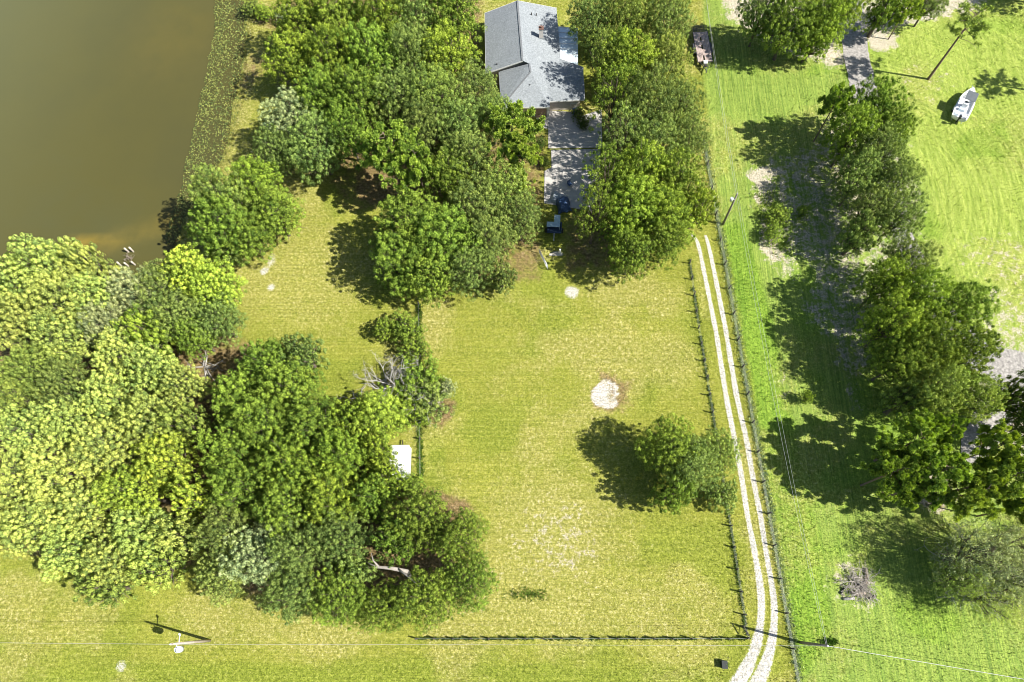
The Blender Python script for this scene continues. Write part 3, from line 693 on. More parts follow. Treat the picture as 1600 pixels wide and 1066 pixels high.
 (1465,735,54,9.5,'pine','N','pine in the centre of the lower pines'),
 (1398,738,46,8.5,'pine','N','darker pine on the lane side of the lower pines'),
 (1470,672,34,8.8,'pine','N','small pine under the big soft green tree'),
 (1555,700,40,10,'pine','N','pine beside the shaded asphalt lane'),
 (1570,745,54,10,'pine','N','large bright pine at the right edge'),
 (1525,770,48,9.5,'pine','N','pine left of the large bright one at the right edge'),
 (1605,790,36,9,'pine','N','pine cut by the right edge above the wispy tree'),
 (1420,765,32,7,'pine','N','low pine beside the forked trunk'),
 (1530,868,60,7,'wisp','S','wispy grey tree with bare twigs at the lower right'),
 (1592,850,52,7,'wisp','S','grey-green tree at the right edge beside the wispy one'),
 (1500,905,36,5.2,'wisp','P','thin outer boughs on the lawn side of the wispy grey tree'),
 (1590,905,56,6.5,'wisp','S','thin leafy tree at the right edge below the wispy grey one'),
 (1555,935,46,5,'wisp','P','low wispy tree at the bottom of the lower right group'),
]),
]
LANKY = [(1450, 124, 1.0, 'P', 'lone lanky pine with a long bare trunk beside the boat'),
         (1688, 158, 1.15, 'P', 'pine right of the frame whose shadow lies by the boat'),
         ]
nkind = {}
def plant(px, py, r, zc, kind, colr, label, group=None, ground_xy=None):
    kk = kind if (kind not in ('oak', 'live', 'lime', 'open') or r*mpp(px, py, zc) > 2.6) else 'small'
    R0, z0 = BASE[kk]; n = nkind.get(kk, 0); nkind[kk] = n+1
    cm, tm = VAR[kk][n % len(VAR[kk])]
    c_ = at(px, py, zc); Rm = r*mpp(px, py, zc); s = Rm/R0*1.04
    rr = random.Random(label)
    z = gz(c_.x, c_.y)
    e = empty(NAME[kind], (c_.x, c_.y, z), rr.uniform(0, 6.283), label, 'shrub' if kind == 'small' else 'tree', group)
    e.scale = (s*rr.uniform(.94, 1.07), s*rr.uniform(.94, 1.07), (zc-z)/z0*.999)
    if kk == 'pine': e.scale[2] *= 1.0
    o = link_mesh('crown', cm, e); k = rr.uniform(.88, 1.14); k2 = rr.uniform(.94, 1.08)
    cc_ = COLR[colr]; o.color = (cc_[0]*k*k2, cc_[1]*k, cc_[2]*k, 1)
    link_mesh('trunk', tm, e)
    return e
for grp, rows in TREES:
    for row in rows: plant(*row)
# lone lanky pines
def pine_at(seed, base, label, R=2.6, Ht=12.2, k='P', lean=(0, 0)):
    rg = np.random.default_rng(seed); b = MB(); top = Vector((lean[0], lean[1], Ht)); b.tube([(0, 0, -.3), (0, 0, .3), top*.4, top*.8, top], [.27, .2, .15, .10, .03], 8)
    T = []; ts = []
    for i in range(15):
        f = .74+.26*(i+rg.random())/15; a = i*2.4+rg.random(); L = R*(1.1-(f-.74)*1.8)*rg.uniform(.6, 1.1)
        o = top*f; e = o+Vector((math.cos(a)*L, math.sin(a)*L, L*rg.uniform(.0, .3))); mid = o.lerp(e, .5)
        b.tube([o, mid, e], [.06, .04, .015], 4)
        for j in range(6):
            q = rg.uniform(.4, 1.); base_ = o.lerp(e, q); tip = base_+Vector((rg.normal(), rg.normal(), abs(rg.normal())*.5))*.4
            b.tube([base_, tip], [.022, .012], 3, False); T.append(tip); ts.append(rg.uniform(.28, .48))
    b.tube([top*.66, top*.66+Vector((1.1, -.9, .2)), top*.66+Vector((2.0, -1.9, .1))], [.04, .03, .012], 4)
    b.tube([top*.6, top*.6+Vector((-.8, .5, .1))], [.035, .012], 4)
    T = np.array([list(t) for t in T]); ts = np.array(ts); n = len(T); kk = 60
    D = unit(rg.normal(size=(n, kk, 3))+np.array([0, 0, .3])); L = ts[:, None]*(.75+.35*rg.random((n, kk)))
    tip = T[:, None]+D*L[..., None]; b0 = T[:, None]+D*L[..., None]*.1; sd = unit(np.cross(D, rg.normal(size=(n, kk, 3))))*.032
    V = np.stack([b0-sd*.5, b0+sd*.5, tip+sd, tip-sd], 2).reshape(-1, 3)
    t = np.repeat(rg.random((n, kk)).ravel(), 4)
    e = empty('pine_tree', base, 0, label, 'tree'); o = link_mesh('crown', np_mesh('crown', V, np.arange(n*kk*4).reshape(-1, 4), NEEDLE, dict(tint=t)), e)
    o.color = (*COLR[k], 1); b.build('trunk', PBARK, e)
pine_at(71, gpt(1450, 124), 'lone lanky pine with a long bare trunk standing beside the boat')
pine_at(72, gpt(1672, 152), 'pine on the right of the far yard throwing its shadow beside the boat', R=3.2, Ht=12.5)
g_ = gpt(1590, 22); plant(1590+56, 22-70, 34, 6, 'oak', 'D', 'oak at the far top right throwing shade on the yard')

# dead trees, bare twigs
def bare_thing(px, py, seed, R, Ht, label, dz=0., name='dead_tree', cat='tree', mat=DEADW, n0=8, spread=1.):
    e = empty(name, gpt(px, py, dz), 0, label, cat); link_mesh('branches', bare(seed, R, Ht, n0, mat, spread), e); return e
bare_thing(620, 610, 31, 6.2, 6.2, 'bleached bare dead tree beside the left pasture fence', n0=10)
bare_thing(668, 632, 33, 5.2, 4.6, 'smaller grey dead tree right of the fence at the bushes', n0=8)
bare_thing(398, 366, 35, 3.4, 8.5, 'grey dead snag in the pond-bank clump', n0=6, dz=.5)
bare_thing(1502, 895, 37, 6.5, 4.6, 'spreading leafless tree with fine grey twigs in the lower right', n0=13, spread=.9)
bare_thing(1545, 905, 39, 5.5, 6.0, 'grey leafless tree behind the spreading one in the lower right', n0=11)
def lying(px, py, seed, n, L, label, name='fallen_branch', mat=DEADW, r0=.09):
    rg = np.random.default_rng(seed); b = MB(); p = gpt(px, py)
    for i in range(n):
        a = rg.uniform(0, 6.28); l = L*rg.uniform(.5, 1.1); s = Vector((rg.normal()*L*.25, rg.normal()*L*.18, rg.uniform(.08, .5)))
        d = Vector((math.cos(a), math.sin(a), rg.uniform(-.02, .12))); m1 = s+d*l*.5+Vector((rg.normal()*.15, rg.normal()*.15, .12)); e = s+d*l
        b.tube([s, m1, e], [r0*rg.uniform(.5, 1.1), r0*.6, .015], 5)
        for _ in range(4):
            q = s.lerp(e, rg.uniform(.35, .95)); b.tube([q, q+Vector((rg.normal(), rg.normal(), abs(rg.normal())*.5))*.5], [.03, .008], 3, False)
    o = b.build(name, mat); o.location = p; return tag(o, label, 'branches')
lying(322, 572, 5, 13, 2.6, 'pale fallen branches lying in the clearing beside the woodland')
lying(560, 622, 6, 8, 2.0, 'grey twigs lying in the shade left of the dead tree', r0=.06)
lying(596, 602, 8, 12, 2.4, 'heap of grey brushwood under the dead tree')
# bare limb showing through the live oak
lime = [o for o in COL.objects if o.get('label') == 'small live oak carrying the bare grey limb'][0]
b = MB(); lz = 7.6
b.tube([at(640, 900, lz-1.6), at(636, 893, lz-.5), at(612, 888, lz+.2), at(588, 886, lz+.3), at(572, 878, lz)], [.26, .24, .2, .14, .05], 8)
b.tube([at(592, 886, lz+.3), at(583, 876, lz+.6), at(580, 864, lz+.6)], [.13, .08, .03], 5); b.tube([at(622, 889, lz), at(640, 903, lz+.4), at(655, 916, lz+.5)], [.14, .09, .03], 5)
lo_ = b.build('bare_limb', simple('grey_bark', (.30, .27, .24), .9), lime); bpy.context.view_layer.update(); lo_.matrix_parent_inverse = lime.matrix_basis.inverted()
CHAR = simple('charred_wood', (.035, .032, .03), .9, var=.5, sc=6); LOG = simple('grey_log', (.30, .25, .20), .95, var=.35, sc=5)
lying(1341, 914, 12, 70, 2.2, 'scattered grey sticks on the burn pile in the right lawn', 'brush_pile', mat=simple('grey_twig', (.36, .33, .29), .9, var=.4), r0=.045)
def log(pts, r, label, mat, zz=.16):
    o = MB().tube([gpt(a, b_, zz) for a, b_ in pts], r, 8).build('log', mat); tag(o, label, 'log', 'logs on the burn pile')
log([(1352, 888), (1353, 905), (1352, 922)], .17, 'upright-lying brown log at the top of the burn pile', LOG)
log([(1337, 912), (1345, 921)], .2, 'short black charred log in the middle of the burn pile', CHAR, .3)
log([(1317, 936), (1334, 935)], .15, 'pale log at the bottom left of the burn pile', DEADW)
log([(1355, 935), (1368, 931)], .1, 'thin dark log at the bottom right of the burn pile', CHAR)
log([(1313, 928), (1318, 919)], .11, 'black stick at the left of the burn pile', CHAR)
log([(1328, 925), (1338, 929), (1350, 926)], .2, 'half burnt grey log across the burn pile', LOG, .25)

# ------------------------------------------------------------------ grass tufts, weeds, pond plants (stuff)
def sample(attr, X, Y):
    i = np.clip(np.searchsorted(gy, Y), 0, ny_-1); j = np.clip(np.searchsorted(gx, X), 0, nx_-1); return attr[i, j]
def tufts(X, Y, h, wid, rg, blades=3, lean=.55):
    n = len(X); Z = sample(GZ, X, Y); k = blades
    a = rg.uniform(0, 6.283, (n, k)); hh = h[:, None]*rg.uniform(.6, 1.1, (n, k)); l = rg.uniform(.2, 1, (n, k))*lean*hh
    B = np.stack([X, Y, Z-.01], 1)[:, None]+np.stack([np.cos(a)*.03, np.sin(a)*.03, a*0], -1)
    T = B+np.stack([np.cos(a)*l, np.sin(a)*l, hh], -1); s = np.stack([-np.sin(a), np.cos(a), a*0], -1)*(wid[:, None, None] if hasattr(wid, '__len__') else wid)
    V = np.stack([B-s, B+s, T+s*.25, T-s*.25], 2).reshape(-1, 3); return V, np.arange(n*k*4).reshape(-1, 4), np.repeat(np.arange(n), 4*k)
def in_view(X, Y, mrg=12):
    Pc = np.stack([X, Y, np.full(X.shape, -H)], -1)@RW; px = CX+F*Pc[..., 0]/-Pc[..., 2]; py = CY-F*Pc[..., 1]/-Pc[..., 2]
    return (px > -mrg) & (px < 1600+mrg) & (py > -mrg) & (py < 1066+mrg)
rg = np.random.default_rng(5); n = 420000
X = rg.uniform(-100, 92, n); Y = rg.uniform(-14, 100, n)
ok = in_view(X, Y) & (sample(pd, X, Y) < -.6) & (rg.random(n) > np.maximum(sample(sand, X, Y), np.maximum(sample(shell, X, Y)*1.5, sample(litter, X, Y)))*1.25)
for poly in (pv, pv2, [at(757, 20), at(757, 175), at(914, 175), at(912, 40), at(872, 13), at(808, 0)]):
    ok &= sdf(X, Y, [tuple(q) for q in poly]) < 0
def near_path(l, X, Y):
    d = np.full(X.shape, 1e9)
    for (a, b_, w0), (c_, d_, w1) in zip(l[:-1], l[1:]):
        A0 = at(a, b_); A1 = at(c_, d_); ex, ey = A1.x-A0.x, A1.y-A0.y; t = np.clip(((X-A0.x)*ex+(Y-A0.y)*ey)/(ex*ex+ey*ey), 0, 1)
        d = np.minimum(d, np.hypot(X-A0.x-ex*t, Y-A0.y-ey*t)-(w0+(w1-w0)*t))
    return d
TR1 = [(1072,360,.2),(1084,365,.25),(1092,384,.28),(1106,455,.33),(1119,519,.34),(1134.5,620,.36),(1148,688,.36),(1158,740,.34),(1168,807,.34),(1175,841,.36),(1181,875,.4),(1187,909,.42),(1190.5,940,.44),(1189,970,.46),(1184.5,1000,.6),(1174,1030,.68),(1158,1060,.8),(1130,1100,1.)]
TR2 = [(1101,364,.2),(1107.5,384,.28),(1119,440,.32),(1134.5,519,.34),(1151,620,.36),(1166.5,688,.36),(1175,740,.34),(1188.5,807,.34),(1193.5,841,.34),(1198.6,875,.34),(1205,909,.36),(1210,940,.38),(1210,970,.42),(1207,1000,.5),(1199,1030,.62),(1188,1060,.8),(1165,1100,1.1)]
TR3 = [(1322,-60,1.9),(1330,20,1.9),(1338,90,1.9),(1352,150,1.9),(1385,250,1.9),(1425,370,1.9),(1470,480,2.1),(1530,560,2.2),(1620,585,2.6)]
for L_ in (TR1, TR2, TR3): ok &= near_path(L_, X, Y) > .02
X, Y = X[ok], Y[ok]; lu = sample(lush, X, Y); ri = sample(rich, X, Y)
V, Qd, own = tufts(X, Y, (.10+.02*lu+.04*ri)*rg.uniform(.6, 1.5, len(X)), .018+.010*rg.random(len(X)), rg)
at_ = {k: sample(v, X, Y)[own] for k, v in dict(lush=lush, yard=far_yard, sand=sand*.4, shell=shell*.3, litter=litter*.5, dry=dry, rich=rich, bank=bank).items()}
tag(link_mesh('grass', np_mesh('grass', V, Qd, gm, at_)), 'short rough grass covering the fields and lawns', 'grass', kind='stuff')
# weeds along fences and pond edge
WEED = leaf_material('weeds', .25)
def strip_pts(l, n, wid, rg):
    pts = [at(*q) for q in l]; seg = np.r_[0, np.cumsum([(pts[i+1]-pts[i]).length for i in range(len(pts)-1)])]; s = rg.uniform(0, seg[-1], n)
    X = np.interp(s, seg, [q.x for q in pts]); Y = np.interp(s, seg, [q.y for q in pts]); return X+rg.normal(0, wid, n), Y+rg.normal(0, wid*.5, n)
def weeds(l, n, wid, h, col, label, clump=0., name='weeds'):
    X, Y = strip_pts(l, n, wid, rg)
    if clump:
        k_ = fbm(X, Y, 1.2, 55) > clump; X, Y = X[k_], Y[k_]
    V, Qd, own = tufts(X, Y, h*rg.uniform(.4, 1.3, len(X)), .03+.02*rg.random(len(X)), rg, 3, .9)
    o = link_mesh(name, np_mesh(name, V, Qd, WEED, dict(tint=rg.random(len(X))[own]))); o.color = (*col, 1); tag(o, label, 'weeds', kind='stuff')
weeds([(1077, 405), (1100, 560), (1132, 770), (1150, 880), (1166, 992)], 1900, .14, .24, (.09, .15, .03), 'dark weeds at the foot of the fence left of the lane', .36)
weeds([(655, 998), (1166, 998)], 1500, .14, .24, (.09, .15, .03), 'dark weeds at the foot of the bottom fence', .4)
weeds([(1101, 221), (1128, 376), (1163, 579), (1204, 799), (1257, 1104)], 5200, .24, .30, (.40, .47, .24), 'grass under the fence right of the lane, paled to imitate the sunlit mesh')  # pale colour stands in for light caught by the wire mesh
weeds([(655, 475), (656, 600), (657, 745)], 1500, .22, .32, (.12, .2, .03), 'grass grown up along the left pasture fence')
weeds([(798, 929), (815, 927), (852, 931)], 170, .6, .35, (.12, .19, .03), 'dark weed patch in the lower pasture')
weeds([(1292, 1003), (1300, 1003)], 160, .35, .4, (.08, .16, .02), 'small dark weed clump near the right utility pole')
weeds([(1196, 300), (1205, 345), (1222, 395)], 620, 1.0, .5, (.24, .33, .06), 'green weeds on the sand edge left of the right row')
n = 90000
X = rg.uniform(-78, -40, n); Y = rg.uniform(30, 100, n); sp = sample(pd, X, Y)
outer = sdf(X, Y, P([(338, -60), (334, 40), (326, 95), (322, 115), (312, 150), (301, 200), (290, 250), (284, 292), (262, 350), (258, 372), (290, 400), (420, 400), (420, -60)]))+wob(X, Y, .5, 1.5, 44)
fx = np.clip(outer/5.2, 0, 1); dens = np.where(fx < .55, 1., np.where(fx < .72, .38, .85))*(.35+fbm(X, Y, 1.3, 8))
k_ = (outer > 0) & (sp > -.6) & (rg.random(n) < dens); X, Y, fx = X[k_], Y[k_], fx[k_]; n = len(X)
C_ = np.stack([X, Y, np.full(n, WZ)+rg.uniform(.02, .26, n)], 1); N_ = rg.normal(size=(n, 3))*.45+np.array([0, 0, 1.]); s = rg.uniform(.09, .19, n)
V, Qd = leaf_quads(C_, N_, s*.55, s, rg)
PPL = leaf_material('pond_leaf', .2); o = link_mesh('pond_plants', np_mesh('pond_plants', V, Qd, PPL, dict(tint=np.repeat(rg.random(n), 4)))); o.color = (.23, .265, .085, 1)
tag(o, 'pale water weeds and lily leaves along the pond shore', 'water plants', kind='stuff')
n = 15000; X = rg.uniform(-78, -40, n); Y = rg.uniform(28, 100, n); sp = sample(pd, X, Y); k_ = (sp > -1.2) & (sp < 1.1) & in_view(X, Y); X, Y = X[k_], Y[k_]
V, Qd, own = tufts(X, Y, rg.uniform(.2, .6, len(X)), .03+.0*X, rg, 3, 1.); SEDGE = leaf_material('sedge', .2)
o = link_mesh('shore_sedge', np_mesh('shore_sedge', V, Qd, SEDGE, dict(tint=rg.random(len(X))[own]))); o.color = (.22, .20, .06, 1); tag(o, 'tan sedge and reeds on the pond bank', 'reeds', kind='stuff')
n = 2400; X, Y = strip_pts([(150, 452), (190, 442), (215, 432), (240, 412)], n, .7, rg); C_ = np.stack([X, Y, np.full(n, WZ)+rg.uniform(.02, .3, n)], 1); s = rg.uniform(.07, .15, n)
V, Qd = leaf_quads(C_, rg.normal(size=(n, 3))*.6+np.array([0, 0, .8]), s*.5, s, rg)
o = link_mesh('pond_plants', np_mesh('pond_plants', V, Qd, PPL, dict(tint=np.repeat(rg.random(n), 4)))); o.color = (.2, .22, .08, 1); tag(o, 'water weeds around the dock pilings', 'water plants', kind='stuff')

# ------------------------------------------------------------------ dock pilings
PIL = simple('piling_wood', (.50, .46, .40), .9, var=.3, sc=3)
pil = [(201, 394, 1.15, 'left piling of the pair standing furthest out in the pond'), (208.5, 393.5, 1.2, 'right piling of the pair standing furthest out in the pond'),
       (189.5, 416, 1.15, 'leftmost piling of the middle dock row'), (200.5, 416, 1.1, 'middle piling of the middle dock row'), (211, 414, 1.0, 'rightmost piling of the middle dock row'),
       (184, 438.5, 1.0, 'leftmost piling of the dock row nearest the trees'), (196, 438, 1.0, 'middle piling of the dock row nearest the trees'), (207, 437, .95, 'piling of the nearest dock row half under the trees')]
pm = None
for px, py, h, lb in pil:
    p = at(px, py, WZ)
    if pm is None:
        b = MB().tube([(0, 0, -1.3), (0, 0, .5), (.02, 0, 1.)], [.13, .125, .115], 10); o = b.build('dock_piling', PIL); pm = o
    else: o = pm.copy(); COL.objects.link(o)
    o.location = p; o.scale = (1, 1, h); o.rotation_euler = (random.Random(lb).uniform(-.04, .04), .03, 0); tag(o, lb, 'piling', 'old dock pilings')
o = lying(199, 406, 44, 6, .5, 'tangle of drift wood caught between the dock pilings', 'driftwood', mat=LOG, r0=.04); o.location.z = WZ-.05

# ------------------------------------------------------------------ fences
PW = simple('fence_post_wood', (.17, .15, .125), .9, var=.3); WM = simple('wire', (.42, .45, .42), .5, .4, var=.1); 
PW2 = simple('dark_fence_post', (.07, .065, .06), .9, var=.3)
def fence(name, pts, spacing, h, label, wire_v=.16, wire_h=.15, wr=.006, postm=PW2, pr=.09, ph=None):
    P0 = [gpt(*q) for q in pts]; e = empty(name, P0[0], 0, label, 'fence'); o0 = P0[0]; first = None; wb = MB(); k = 0
    for i in range(len(P0)-1):
        a, b_ = P0[i], P0[i+1]; L = (b_-a).length; n = max(1, round(L/spacing)); d = (b_-a)/n
        for j in range(n+(i == len(P0)-2)):
            p = a+d*j; p.z = gz(p.x, p.y)
            if first is None:
                first = MB().tube([(0, 0, -.3), (0, 0, (ph or h+.12))], [pr, pr*.9], 8).build('post', postm, e); first.location = p-o0
            else:
                c_ = first.copy(); COL.objects.link(c_); c_.parent = e; c_.location = p-o0
                rr = random.Random(k*7+len(label)); c_.rotation_euler = (rr.gauss(0, .03), rr.gauss(0, .03), 0); c_.scale[2] = rr.uniform(.94, 1.05)
            k += 1
        u = (b_-a).normalized(); nv_ = int(L/wire_v)
        for j in range(nv_):
            p = a+u*(j*wire_v)-o0; z = gz(p.x+o0.x, p.y+o0.y)-o0.z; wb.tube([(p.x, p.y, z+.03), (p.x, p.y, z+h)], wr, 3, False)
        zz = .05
        while zz <= h+.01:
            pts_ = []
            for j in range(int(L/1.5)+1):
                q = a+u*min(L, j*L/int(L/1.5)); pts_.append((q.x-o0.x, q.y-o0.y, gz(q.x, q.y)-o0.z+zz))
            wb.tube(pts_, wr*1.1, 3, False); zz += wire_h
    wb.build('wire_mesh', WM, e); return e
fence('wire_fence', [(1098, 222), (1125, 377), (1236, 1013.5), (1256, 1130)], 3.75, 1.15, 'long wire mesh fence on the right side of the shell lane', .15, .13, .0045)
fence('wire_fence', [(1077, 412), (1087, 488), (1140, 822), (1167, 997)], 2.25, 1.05, 'wire fence between the pasture and the shell lane', .25, .2, .0035, PW2)
fence('wire_fence', [(1165.5, 997.5), (652, 998)], 2.07, 1.05, 'wire fence along the bottom of the pasture', .25, .2, .0035, PW2)
fence('wire_fence', [(655, 477), (656, 600), (657.5, 748)], 2.45, 1.05, 'wire fence on the left side of the pasture', .25, .2, .0035, PW2)
# corner brace
e = empty('fence_brace', gpt(1158, 978), 0, 'wooden corner brace where the two pasture fences meet', 'brace'); q0 = gpt(1158, 978)
b = MB(); b.tube([(0, 0, -.2), (0, 0, 1.35)], .07, 8); b.build('post', PW2, e)
b = MB(); q1 = gpt(1167, 994)-q0; b.beam((0, 0, 1.1), (q1.x, q1.y, 1.1), .09, .09); b.beam((0, 0, .2), (q1.x, q1.y, 1.0), .05, .05); b.build('rail', PW2, e)
# farm gate, open, with its white posts
GALV = simple('galvanised_steel', (.42, .44, .45), .4, .6, var=.12)
def farm_gate(a, b_, label, h=1.2):
    A0, B0 = gpt(*a), gpt(*b_); d = B0-A0; d.z = 0; e = empty('farm_gate', A0, 0, label, 'gate'); f = MB()
    for z in (.15, .35, .55, .78, 1.0, h): f.tube([(0, 0, z), (d.x, d.y, z)], .028, 6)
    for t in (0, .25, .5, .75, 1.): f.tube([(d.x*t, d.y*t, .15), (d.x*t, d.y*t, h)], .03, 6)
    f.build('frame', GALV, e); x = MB()
    for t in np.linspace(.03, .97, 26): x.tube([(d.x*t, d.y*t, .15), (d.x*t, d.y*t, h)], .008, 3, False)
    x.build('mesh_panel', WM, e)
farm_gate((842, 395), (856, 422), 'open silver farm gate at the top of the pasture')
WP = simple('white_post_paint', (.72, .72, .70), .6, var=.08)
o = MB().box((0, 0, .65), (.16, .16, 1.5)).box((0, 0, 1.42), (.22, .22, .05)).build('gate_post', WP); o.location = gpt(875, 398); tag(o, 'white square gate post beside the shade below the drive', 'post')
o = MB().box((0, 0, .06), (1.5, .3, .12)).box((.3, .24, .05), (.9, .12, .1)).build('plank', simple('pale_plank', (.5, .46, .4), .9)); o.location = gpt(867, 398.5); tag(o, 'pale plank lying at the gate opening', 'plank')

# ------------------------------------------------------------------ utility poles and lines
POLE = simple('pole_wood', (.21, .185, .16), .9, var=.3, sc=2); POLEW = simple('pale_pole_wood', (.42, .36, .31), .9, var=.2, sc=2)
TRF = simple('transformer_paint', (.62, .65, .68), .4, .0, var=.06); INS = simple('insulator', (.7, .72, .74), .3, var=.05)
PA, PB_, PC_ = gpt(328, 1001), gpt(1129.5, 350.7), gpt(1251, 1004); HA, HB, HC = 8.9, 7.4, 7.7
def upole(base, h, label, mat, lean=(0, 0)):
    e = empty('utility_pole', base, 0, label, 'utility pole'); MB().tube([(0, 0, -.5), (lean[0]*.5, lean[1]*.5, h*.5), (lean[0], lean[1], h)], [.17, .14, .11], 10).build('pole', mat, e); return e
ea = upole(PA, HA, 'pale utility pole with grey transformer on the bottom left lawn', POLEW)
t = MB(); t.tube([(.15, -.55, HA-2.0), (.15, -.55, HA-1.2)], .34, 14).tube([(.15, -.55, HA-1.2), (.15, -.55, HA-1.12)], [.3, .1], 14); t.build('transformer', TRF, ea)
t = MB(); t.tube([(0, 0, HA-1.0), (.15, -.55, HA-1.3)], .04, 6); t.tube([(.05, -.45, HA-1.1), (.05, -.45, HA-.75)], .05, 6); t.build('bracket', INS, ea)
t = MB(); t.tube([(0, 0, HA-1.6), (.1, .75, HA-1.3)], .05, 6).tube([(.1, .75, HA-1.35), (.12, .95, HA-1.1)], .1, 8); t.build('street_light', INS, ea)
t = MB(); t.tube([(0, 0, HA), (0, 0, HA+.25)], .07, 8); t.build('insulator', INS, ea)
eb = upole(PB_, HB, 'dark wooden utility pole beside the lane fence below the trees', POLE, (.05, .1))
t = MB().tube([(-.4, .02, HB-1.4), (-.4, .02, HB-.8)], .2, 12).beam((0, 0, HB-1.1), (-.4, 0, HB-1.1), .06, .08); t.build('transformer', TRF, eb)
t = MB().tube([(.05, .1, HB), (.05, .1, HB+.2)], .06, 8); t.build('insulator', INS, eb)
ec = upole(PC_, HC, 'dark wooden utility pole leaning over the lane bend at the bottom right', POLE)
t = MB().tube([(0, 0, HC), (0, 0, HC+.2)], .07, 8); t.build('insulator', INS, ec)
ALU = simple('aluminium_wire', (.42, .43, .42), .5, .3, var=.05)
def line(a, b_, sag, label, r=.02):
    a, b_ = Vector(a), Vector(b_); pts = []
    for i in range(25):
        t_ = i/24; p = a.lerp(b_, t_); p.z -= sag*4*t_*(1-t_); pts.append(p)
    tag(MB().tube(pts, r, 5, False).build('power_line', ALU), label, 'power line', 'overhead power lines')
TA, TB, TC = PA+Vector((0, 0, HA+.2)), PB_+Vector((.05, .1, HB+.2)), PC_+Vector((0, 0, HC+.15))
line(TA, TC, .7, 'overhead wire running along the bottom of the photo between two poles', .014)
line(TA, at(-260, 1003, 8.8), .4, 'overhead wire from the transformer pole to the left edge', .018)
line(TB+Vector((-.02, 0, .03)), TC+Vector((-.05, 0, 0)), .45, 'upper of the two wires running down the bright grass strip', .011)
line(TB+Vector((0, 0, -.6)), TC+Vector((.03, 0, -.55)), 1.1, 'lower sagging wire running down the bright grass strip', .011)
tb2 = at(1095, -60, 7.4)
line(TB+Vector((-.02, 0, .03)), tb2, .3, 'upper wire running from the dark pole to the top edge', .014)
line(TB+Vector((0, 0, -.6)), tb2+Vector((.35, 0, -.6)), .8, 'lower wire running from the dark pole to the top edge', .014)
line(TC, at(1760, 1088.5, 8.), .4, 'thick wire crossing the bottom right corner', .028)
# ------------------------------------------------------------------ house
rf = NT('roof_shingles'); rn = rf.noise(5.5, 4, .7); rn2 = rf.noise(.5, 3, .6)
bk = rf.n('ShaderNodeTexBrick'); rf.l(rf.pos, bk.inputs['Vector']); bk.inputs['Scale'].default_value = 2.2; bk.inputs['Mortar Size'].default_value = .02
for k_, c_ in (('Color1', (.9, .9, .9, 1)), ('Color2', (1.1, 1.1, 1.1, 1)), ('Mortar', (.72, .72, .72, 1))): bk.inputs[k_].default_value = c_
rc = rf.ramp(rn, [(.25, (.165, .185, .20)), (.5, (.275, .30, .32)), (.75, (.39, .42, .44))])
rc = rf.mix(1., rc, bk.outputs[0], 'MULTIPLY'); rc = rf.mix(rn2, rf.mix(1., rc, (.85, .85, .85), 'MULTIPLY'), rc)
ROOF = rf.base(rc, .9, .15); rf.bump(rn, .3, .04)
STUC = simple('stucco', (.56, .50, .44), .9, var=.08); WHT = simple('white_trim', (.70, .70, .68), .6, var=.05); BRK = simple('pink_brick', (.42, .27, .22), .9, var=.25, sc=8)
GLS = NT('window_glass').base((.02, .025, .03), .08, .5)
ez, rz_, wz_ = 2.75, 5.0, 4.45
hp = lambda a, b_, z: at(a, b_, z)
hb = at(820, 110); house = empty('house', (hb.x, hb.y, 0), 0, 'grey shingle roofed house with attached garage among the trees', 'house')
def hbuild(mb, name, mat, parent=None, **k):
    o = mb.build(name, mat, None, **k); o.parent = parent or house
    if not parent: o.matrix_parent_inverse = Matrix.Translation(-Vector((hb.x, hb.y, 0)))
    return o
def slab(mb, pts, th=.16):
    n = len(pts); P_ = [tuple(p) for p in pts]+[(p[0], p[1], p[2]-th) for p in pts]
    mb.poly(P_, [tuple(range(n)), tuple(range(n, 2*n))[::-1]]+[(i, i+n, (i+1) % n+n, (i+1) % n) for i in range(n)])
p1, p2 = hp(808.5, 1, rz_), hp(816.5, 94.7, rz_); p3, p4 = hp(757.5, 20.5, ez), hp(759, 114.5, ez); p5, p6 = hp(869.5, 12.5, ez), hp(876, 92, ez)
w1 = hp(827, 99.5, wz_+.15); w2 = hp(829, 112.5, wz_+.1); swc = hp(783, 168, ez); wt_ = hp(779, 112, ez-.1); sec = hp(859, 167.5, ez); vv = hp(856, 137, ez+.75)
ml = hp(849, 120, 4.0); e1 = hp(911.7, 105, ez+.15); e2 = hp(911.9, 120, ez+.55); e3 = hp(913.5, 155.7, ez-.1); ec_ = hp(859, 158.5, ez-.1)
r = MB(); slab(r, [p1, p3, p4, p2]); slab(r, [p5, p1, p2, w1, w2, ml, p6][::1])
slab(r, [w1, wt_, swc, w2]); slab(r, [w2, swc, sec, vv]); slab(r, [w2, vv, ml]); slab(r, [ml, vv, ec_, e3, e2]); slab(r, [p6, ml, e2, e1])
slab(r, [vv, sec, hp(859.2, 158.5, ez-.02)])
roof = hbuild(r, 'roof', ROOF)
fa = MB()
for a, b_ in ((p4, p2), (p1, p3), (p5, p1), (p3, p4), (swc, sec), (ec_, e3), (e3, e2), (e1, p6)): 
    dd = Vector((0, 0, -.12)); fa.beam(a+dd, b_+dd, .06, .22)
hbuild(fa, 'fascia', WHT)
rd = MB().beam(p1+Vector((0, 0, .02)), p2+Vector((0, 0, .02)), .26, .05).beam(w1, w2, .24, .05).beam(w2+Vector((0, 0, .01)), swc+Vector((0, 0, .01)), .2, .04)
hbuild(rd, 'ridge_cap', simple('ridge_shingle', (.16, .17, .18), .9, var=.25, sc=6), roof)
